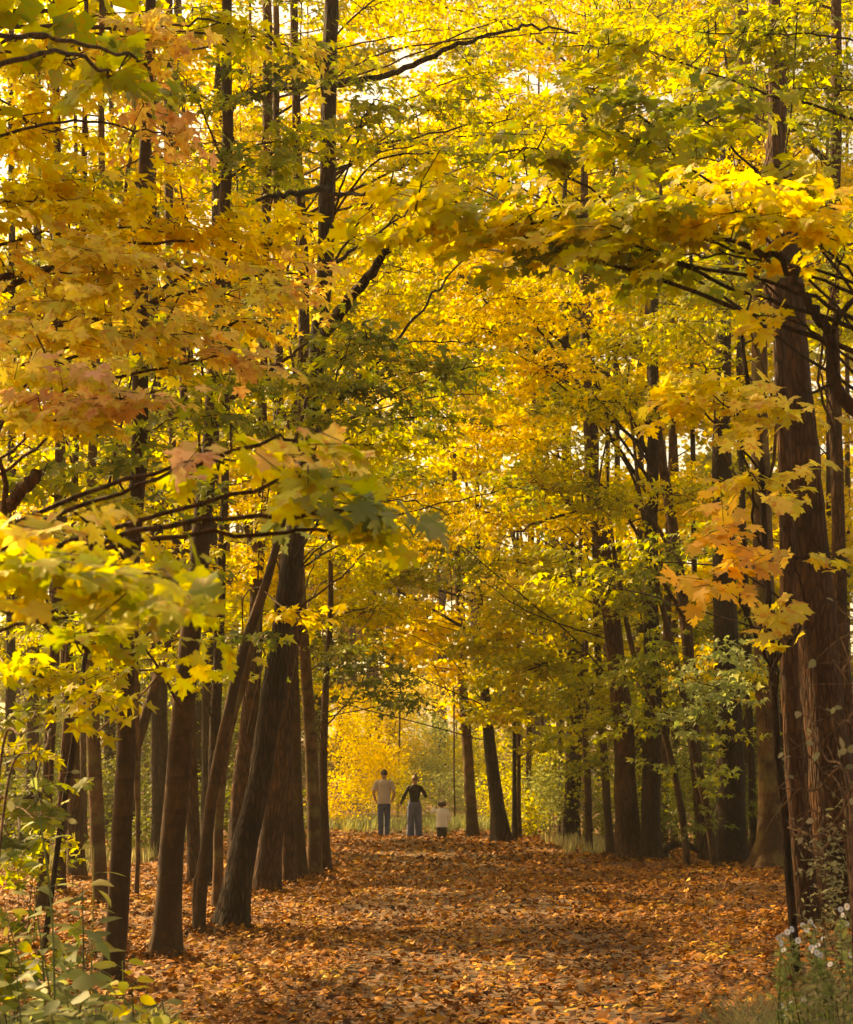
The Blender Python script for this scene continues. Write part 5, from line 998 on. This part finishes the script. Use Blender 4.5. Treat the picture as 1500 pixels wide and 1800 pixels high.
mb = MB(); loft(mb, [(0, 0, .90, .172, .125), (0, 0, 1.0, .168, .122), (0, 0, 1.15, .170, .122), (0, 0, 1.34, .178, .13), (0, -.005, 1.45, .182, .115), (0, -.005, 1.525, .13, .085), (0, 0, 1.565, .068, .065)], 24, 0.035, 2)
for sd in (-1, 1): mb.tube(catmull([(sd*.12, -.005, 1.485), (sd*.19, -.008, 1.465), (sd*.225, -.03, 1.36), (sd*.258, -.045, 1.265)], 4), np.linspace(.066, .062, 13), 12, 0.04, cap=False)
mb.build('t_shirt', SHIRT, pr)
JEAN = simple_mat('denim', (0.05, 0.075, 0.17), 0.9, 0.3, 5.0, bump=0.2)
def trousers(root, mat, hz, kz, hipx, rw, kn, an, name='trousers', kx=None, ax=None, top=None, step=0.0):
    mb = MB(); loft(mb, [(0, 0, hz-.10, hipx+rw*.95, rw*1.15), (0, 0, hz, hipx+rw*.9, rw*1.15), (0, 0, top or hz+.10, hipx+rw*.6, rw*1.0)], 20, 0.02, 3)
    for sd in (-1, 1):
        st = step*sd
        c = catmull([(sd*hipx, 0, hz-.02), (sd*(kx or hipx), st*.5+.01, kz), (sd*(ax or hipx), st, .05)], 7)
        mb.tube(c, np.interp(np.linspace(0, 1, len(c)), [0, .5, 1], [rw, kn, an]), 14, 0.035, cap=False, seed=sd+4)
    return mb.build(name, mat, root)
trousers(pr, JEAN, .90, .50, .083, .094, .075, .068, 'jeans', ax=.078, step=0.07)
SHOE = simple_mat('shoe_brown', (0.10, 0.06, 0.04), 0.7); shoes(pr, [(-.08, -.07), (.085, .08)], SHOE)
HAIRD = simple_mat('hair_dark', (0.035, 0.02, 0.013), 0.7, 0.3, 30.0, bump=0.5)
mb = MB(); ell(mb, (0, -.006, 1.725), (.094, .108, .115), 1.95, 18, 9, 3, 0.02); mb.build('hair', HAIRD, pr)
# woman with one arm swinging out and the other folded forward
pr = place_person(729, 1474, 47.4, 'woman seen from behind in black top and wide blue trousers, hair in a bun')
nd = dict(pelvis=(0, 0, .93, (.13, .10)), waist=(0, 0, 1.06, (.105, .085)), chest=(0, 0, 1.26, (.13, .10)), collar=(0, 0, 1.385, (.085, .065)), neck=(0, 0, 1.46, .045), head=(.01, .012, 1.575, (.078, .088)), crown=(.01, .005, 1.635, .058))
ed = [('pelvis', 'waist'), ('waist', 'chest'), ('chest', 'collar'), ('collar', 'neck'), ('neck', 'head'), ('head', 'crown')]
for sd, n in ((-1, 'a'), (1, 'b')):
    nd['sho'+n] = (sd*.155, 0, 1.36, .052)
    if sd < 0: nd.update(elba=(-.27, -.03, 1.11, .036), wria=(-.36, .03, .895, .024), pala=(-.39, .05, .825, (.034, .018)))
    else: nd.update(elbb=(.29, -.03, 1.13, .036), wrib=(.25, .19, 1.16, .025), palb=(.20, .25, 1.18, (.032, .018)))
    ed += [('collar', 'sho'+n), ('sho'+n, 'elb'+n), ('elb'+n, 'wri'+n), ('wri'+n, 'pal'+n)]
    nd.update({'hip'+n: (sd*.085, 0, .86, .088), 'kne'+n: (sd*.095, .01+sd*.025, .48, .056), 'ank'+n: (sd*.10, .05*sd, .085, .038), 'toe'+n: (sd*.10, .12, .03, .03)})
    ed += [('pelvis', 'hip'+n), ('hip'+n, 'kne'+n), ('kne'+n, 'ank'+n), ('ank'+n, 'toe'+n)]
face(nd, ed, 1, (.01, .012, 1.575), 0.15)
mb = skin_mesh(nd, ed)
for sd, n in ((-1, 'a'), (1, 'b')): fingers(mb, nd['wri'+n], nd['pal'+n], sd, 0.92)
mb.build('body', SKIN, pr)
BLACK = simple_mat('knit_black', (0.010, 0.007, 0.006), 0.9, 0.2, 8.0, bump=0.3)
mb = MB(); loft(mb, [(0, 0, .955, .135, .115), (0, 0, 1.03, .132, .105), (0, 0, 1.12, .134, .105), (0, 0, 1.26, .152, .118), (0, 0, 1.34, .155, .10), (0, 0, 1.40, .11, .078), (0, 0, 1.435, .058, .056)], 22, 0.03, 4)
mb.tube(catmull([(-.09, 0, 1.37), (-.155, 0, 1.345), (-.27, -.03, 1.11), (-.352, .025, .915)], 5), np.linspace(.060, .036, 16), 12, 0.05, cap=False)
mb.tube(catmull([(.09, 0, 1.37), (.155, 0, 1.345), (.285, -.03, 1.13), (.265, .08, 1.135), (.25, .17, 1.155)], 5), np.linspace(.060, .038, 21), 12, 0.05, cap=False)
mb.build('top', BLACK, pr)
JEAN2 = simple_mat('denim_faded', (0.09, 0.11, 0.20), 0.9, 0.25, 5.0, bump=0.2)
trousers(pr, JEAN2, .88, .48, .088, .098, .094, .100, 'wide_trousers', kx=.095, ax=.105, top=1.0, step=0.05)
shoes(pr, [(-.10, .0), (.10, .04)], SHOE, .9)
HAIRB = simple_mat('hair_light', (0.17, 0.095, 0.05), 0.6, 0.3, 30.0, bump=0.5)
mb = MB(); ell(mb, (.01, -.004, 1.588), (.088, .10, .105), 2.0, 18, 9, 4, 0.02); mb.build('hair', HAIRB, pr)
mb = MB(); ell(mb, (.015, -.03, 1.705), (.036, .036, .034), None, 12, 8, 5, 0.05); mb.build('hair_bun', HAIRB, pr)
# child with one hand raised to the face
pr = place_person(777, 1474, 47.0, 'small child with dark hair in a white sweater, one hand raised to the face', 1.22)
nd = dict(pelvis=(0, 0, .46, (.095, .075)), waist=(0, 0, .55, (.09, .075)), chest=(0, 0, .68, (.10, .08)), collar=(0, 0, .765, (.065, .055)), neck=(0, 0, .80, .036), head=(.005, .01, .895, (.072, .08)), crown=(.005, .0, .945, .055))
ed = [('pelvis', 'waist'), ('waist', 'chest'), ('chest', 'collar'), ('collar', 'neck'), ('neck', 'head'), ('head', 'crown')]
nd.update(shoa=(-.11, 0, .745, .038), elba=(-.215, .0, .70, .028), wria=(-.15, .07, .83, .019), pala=(-.11, .09, .87, (.024, .014)),
          shob=(.11, 0, .745, .038), elbb=(.17, -.01, .60, .028), wrib=(.17, .03, .47, .019), palb=(.168, .04, .425, (.024, .014)))
for sd, n in ((-1, 'a'), (1, 'b')):
    ed += [('collar', 'sho'+n), ('sho'+n, 'elb'+n), ('elb'+n, 'wri'+n), ('wri'+n, 'pal'+n)]
    nd.update({'hip'+n: (sd*.055, 0, .42, .058), 'kne'+n: (sd*.06, .0, .24, .042), 'ank'+n: (sd*.06, .0, .055, .03), 'toe'+n: (sd*.065, .08, .025, .024)})
    ed += [('pelvis', 'hip'+n), ('hip'+n, 'kne'+n), ('kne'+n, 'ank'+n), ('ank'+n, 'toe'+n)]
face(nd, ed, 1, (.005, .01, .895), 0.7, 0.85)
mb = skin_mesh(nd, ed)
for sd, n in ((-1, 'a'), (1, 'b')): fingers(mb, nd['wri'+n], nd['pal'+n], sd, 0.6)
mb.build('body', SKIN, pr)
WHITE = simple_mat('knit_white', (0.88, 0.84, 0.82), 0.9, 0.08, 5.0, bump=0.3)
mb = MB(); loft(mb, [(0, 0, .30, .135, .11), (0, 0, .40, .135, .112), (0, 0, .52, .125, .105), (0, 0, .66, .122, .10), (0, 0, .735, .115, .082), (0, 0, .785, .075, .058), (0, 0, .805, .045, .042)], 20, 0.04, 6)
mb.tube(catmull([(-.06, 0, .75), (-.12, 0, .735), (-.215, .0, .705), (-.16, .06, .82)], 5), np.linspace(.05, .034, 16), 12, 0.06, cap=False)
mb.tube(catmull([(.06, 0, .75), (.115, 0, .735), (.17, -.01, .60), (.17, .025, .48)], 5), np.linspace(.05, .034, 16), 12, 0.06, cap=False)
mb.build('sweater', WHITE, pr)
DARKC = simple_mat('cloth_dark', (0.02, 0.014, 0.014), 0.9, 0.2, 5.0)
trousers(pr, DARKC, .40, .24, .055, .062, .056, .052, 'trousers', top=.48)
shoes(pr, [(-.06, .0), (.062, .01)], DARKC, .62)
mb = MB(); ell(mb, (.007, -.008, .905), (.092, .096, .092), 2.15, 18, 10, 7, 0.05); mb.build('hair', HAIRD, pr)
name_by_place()
for t in TREES: t.finish()
print('TRIS', sum(len(m.polygons)*m.users for m in bpy.data.meshes), 'OBJS', len(bpy.data.objects))
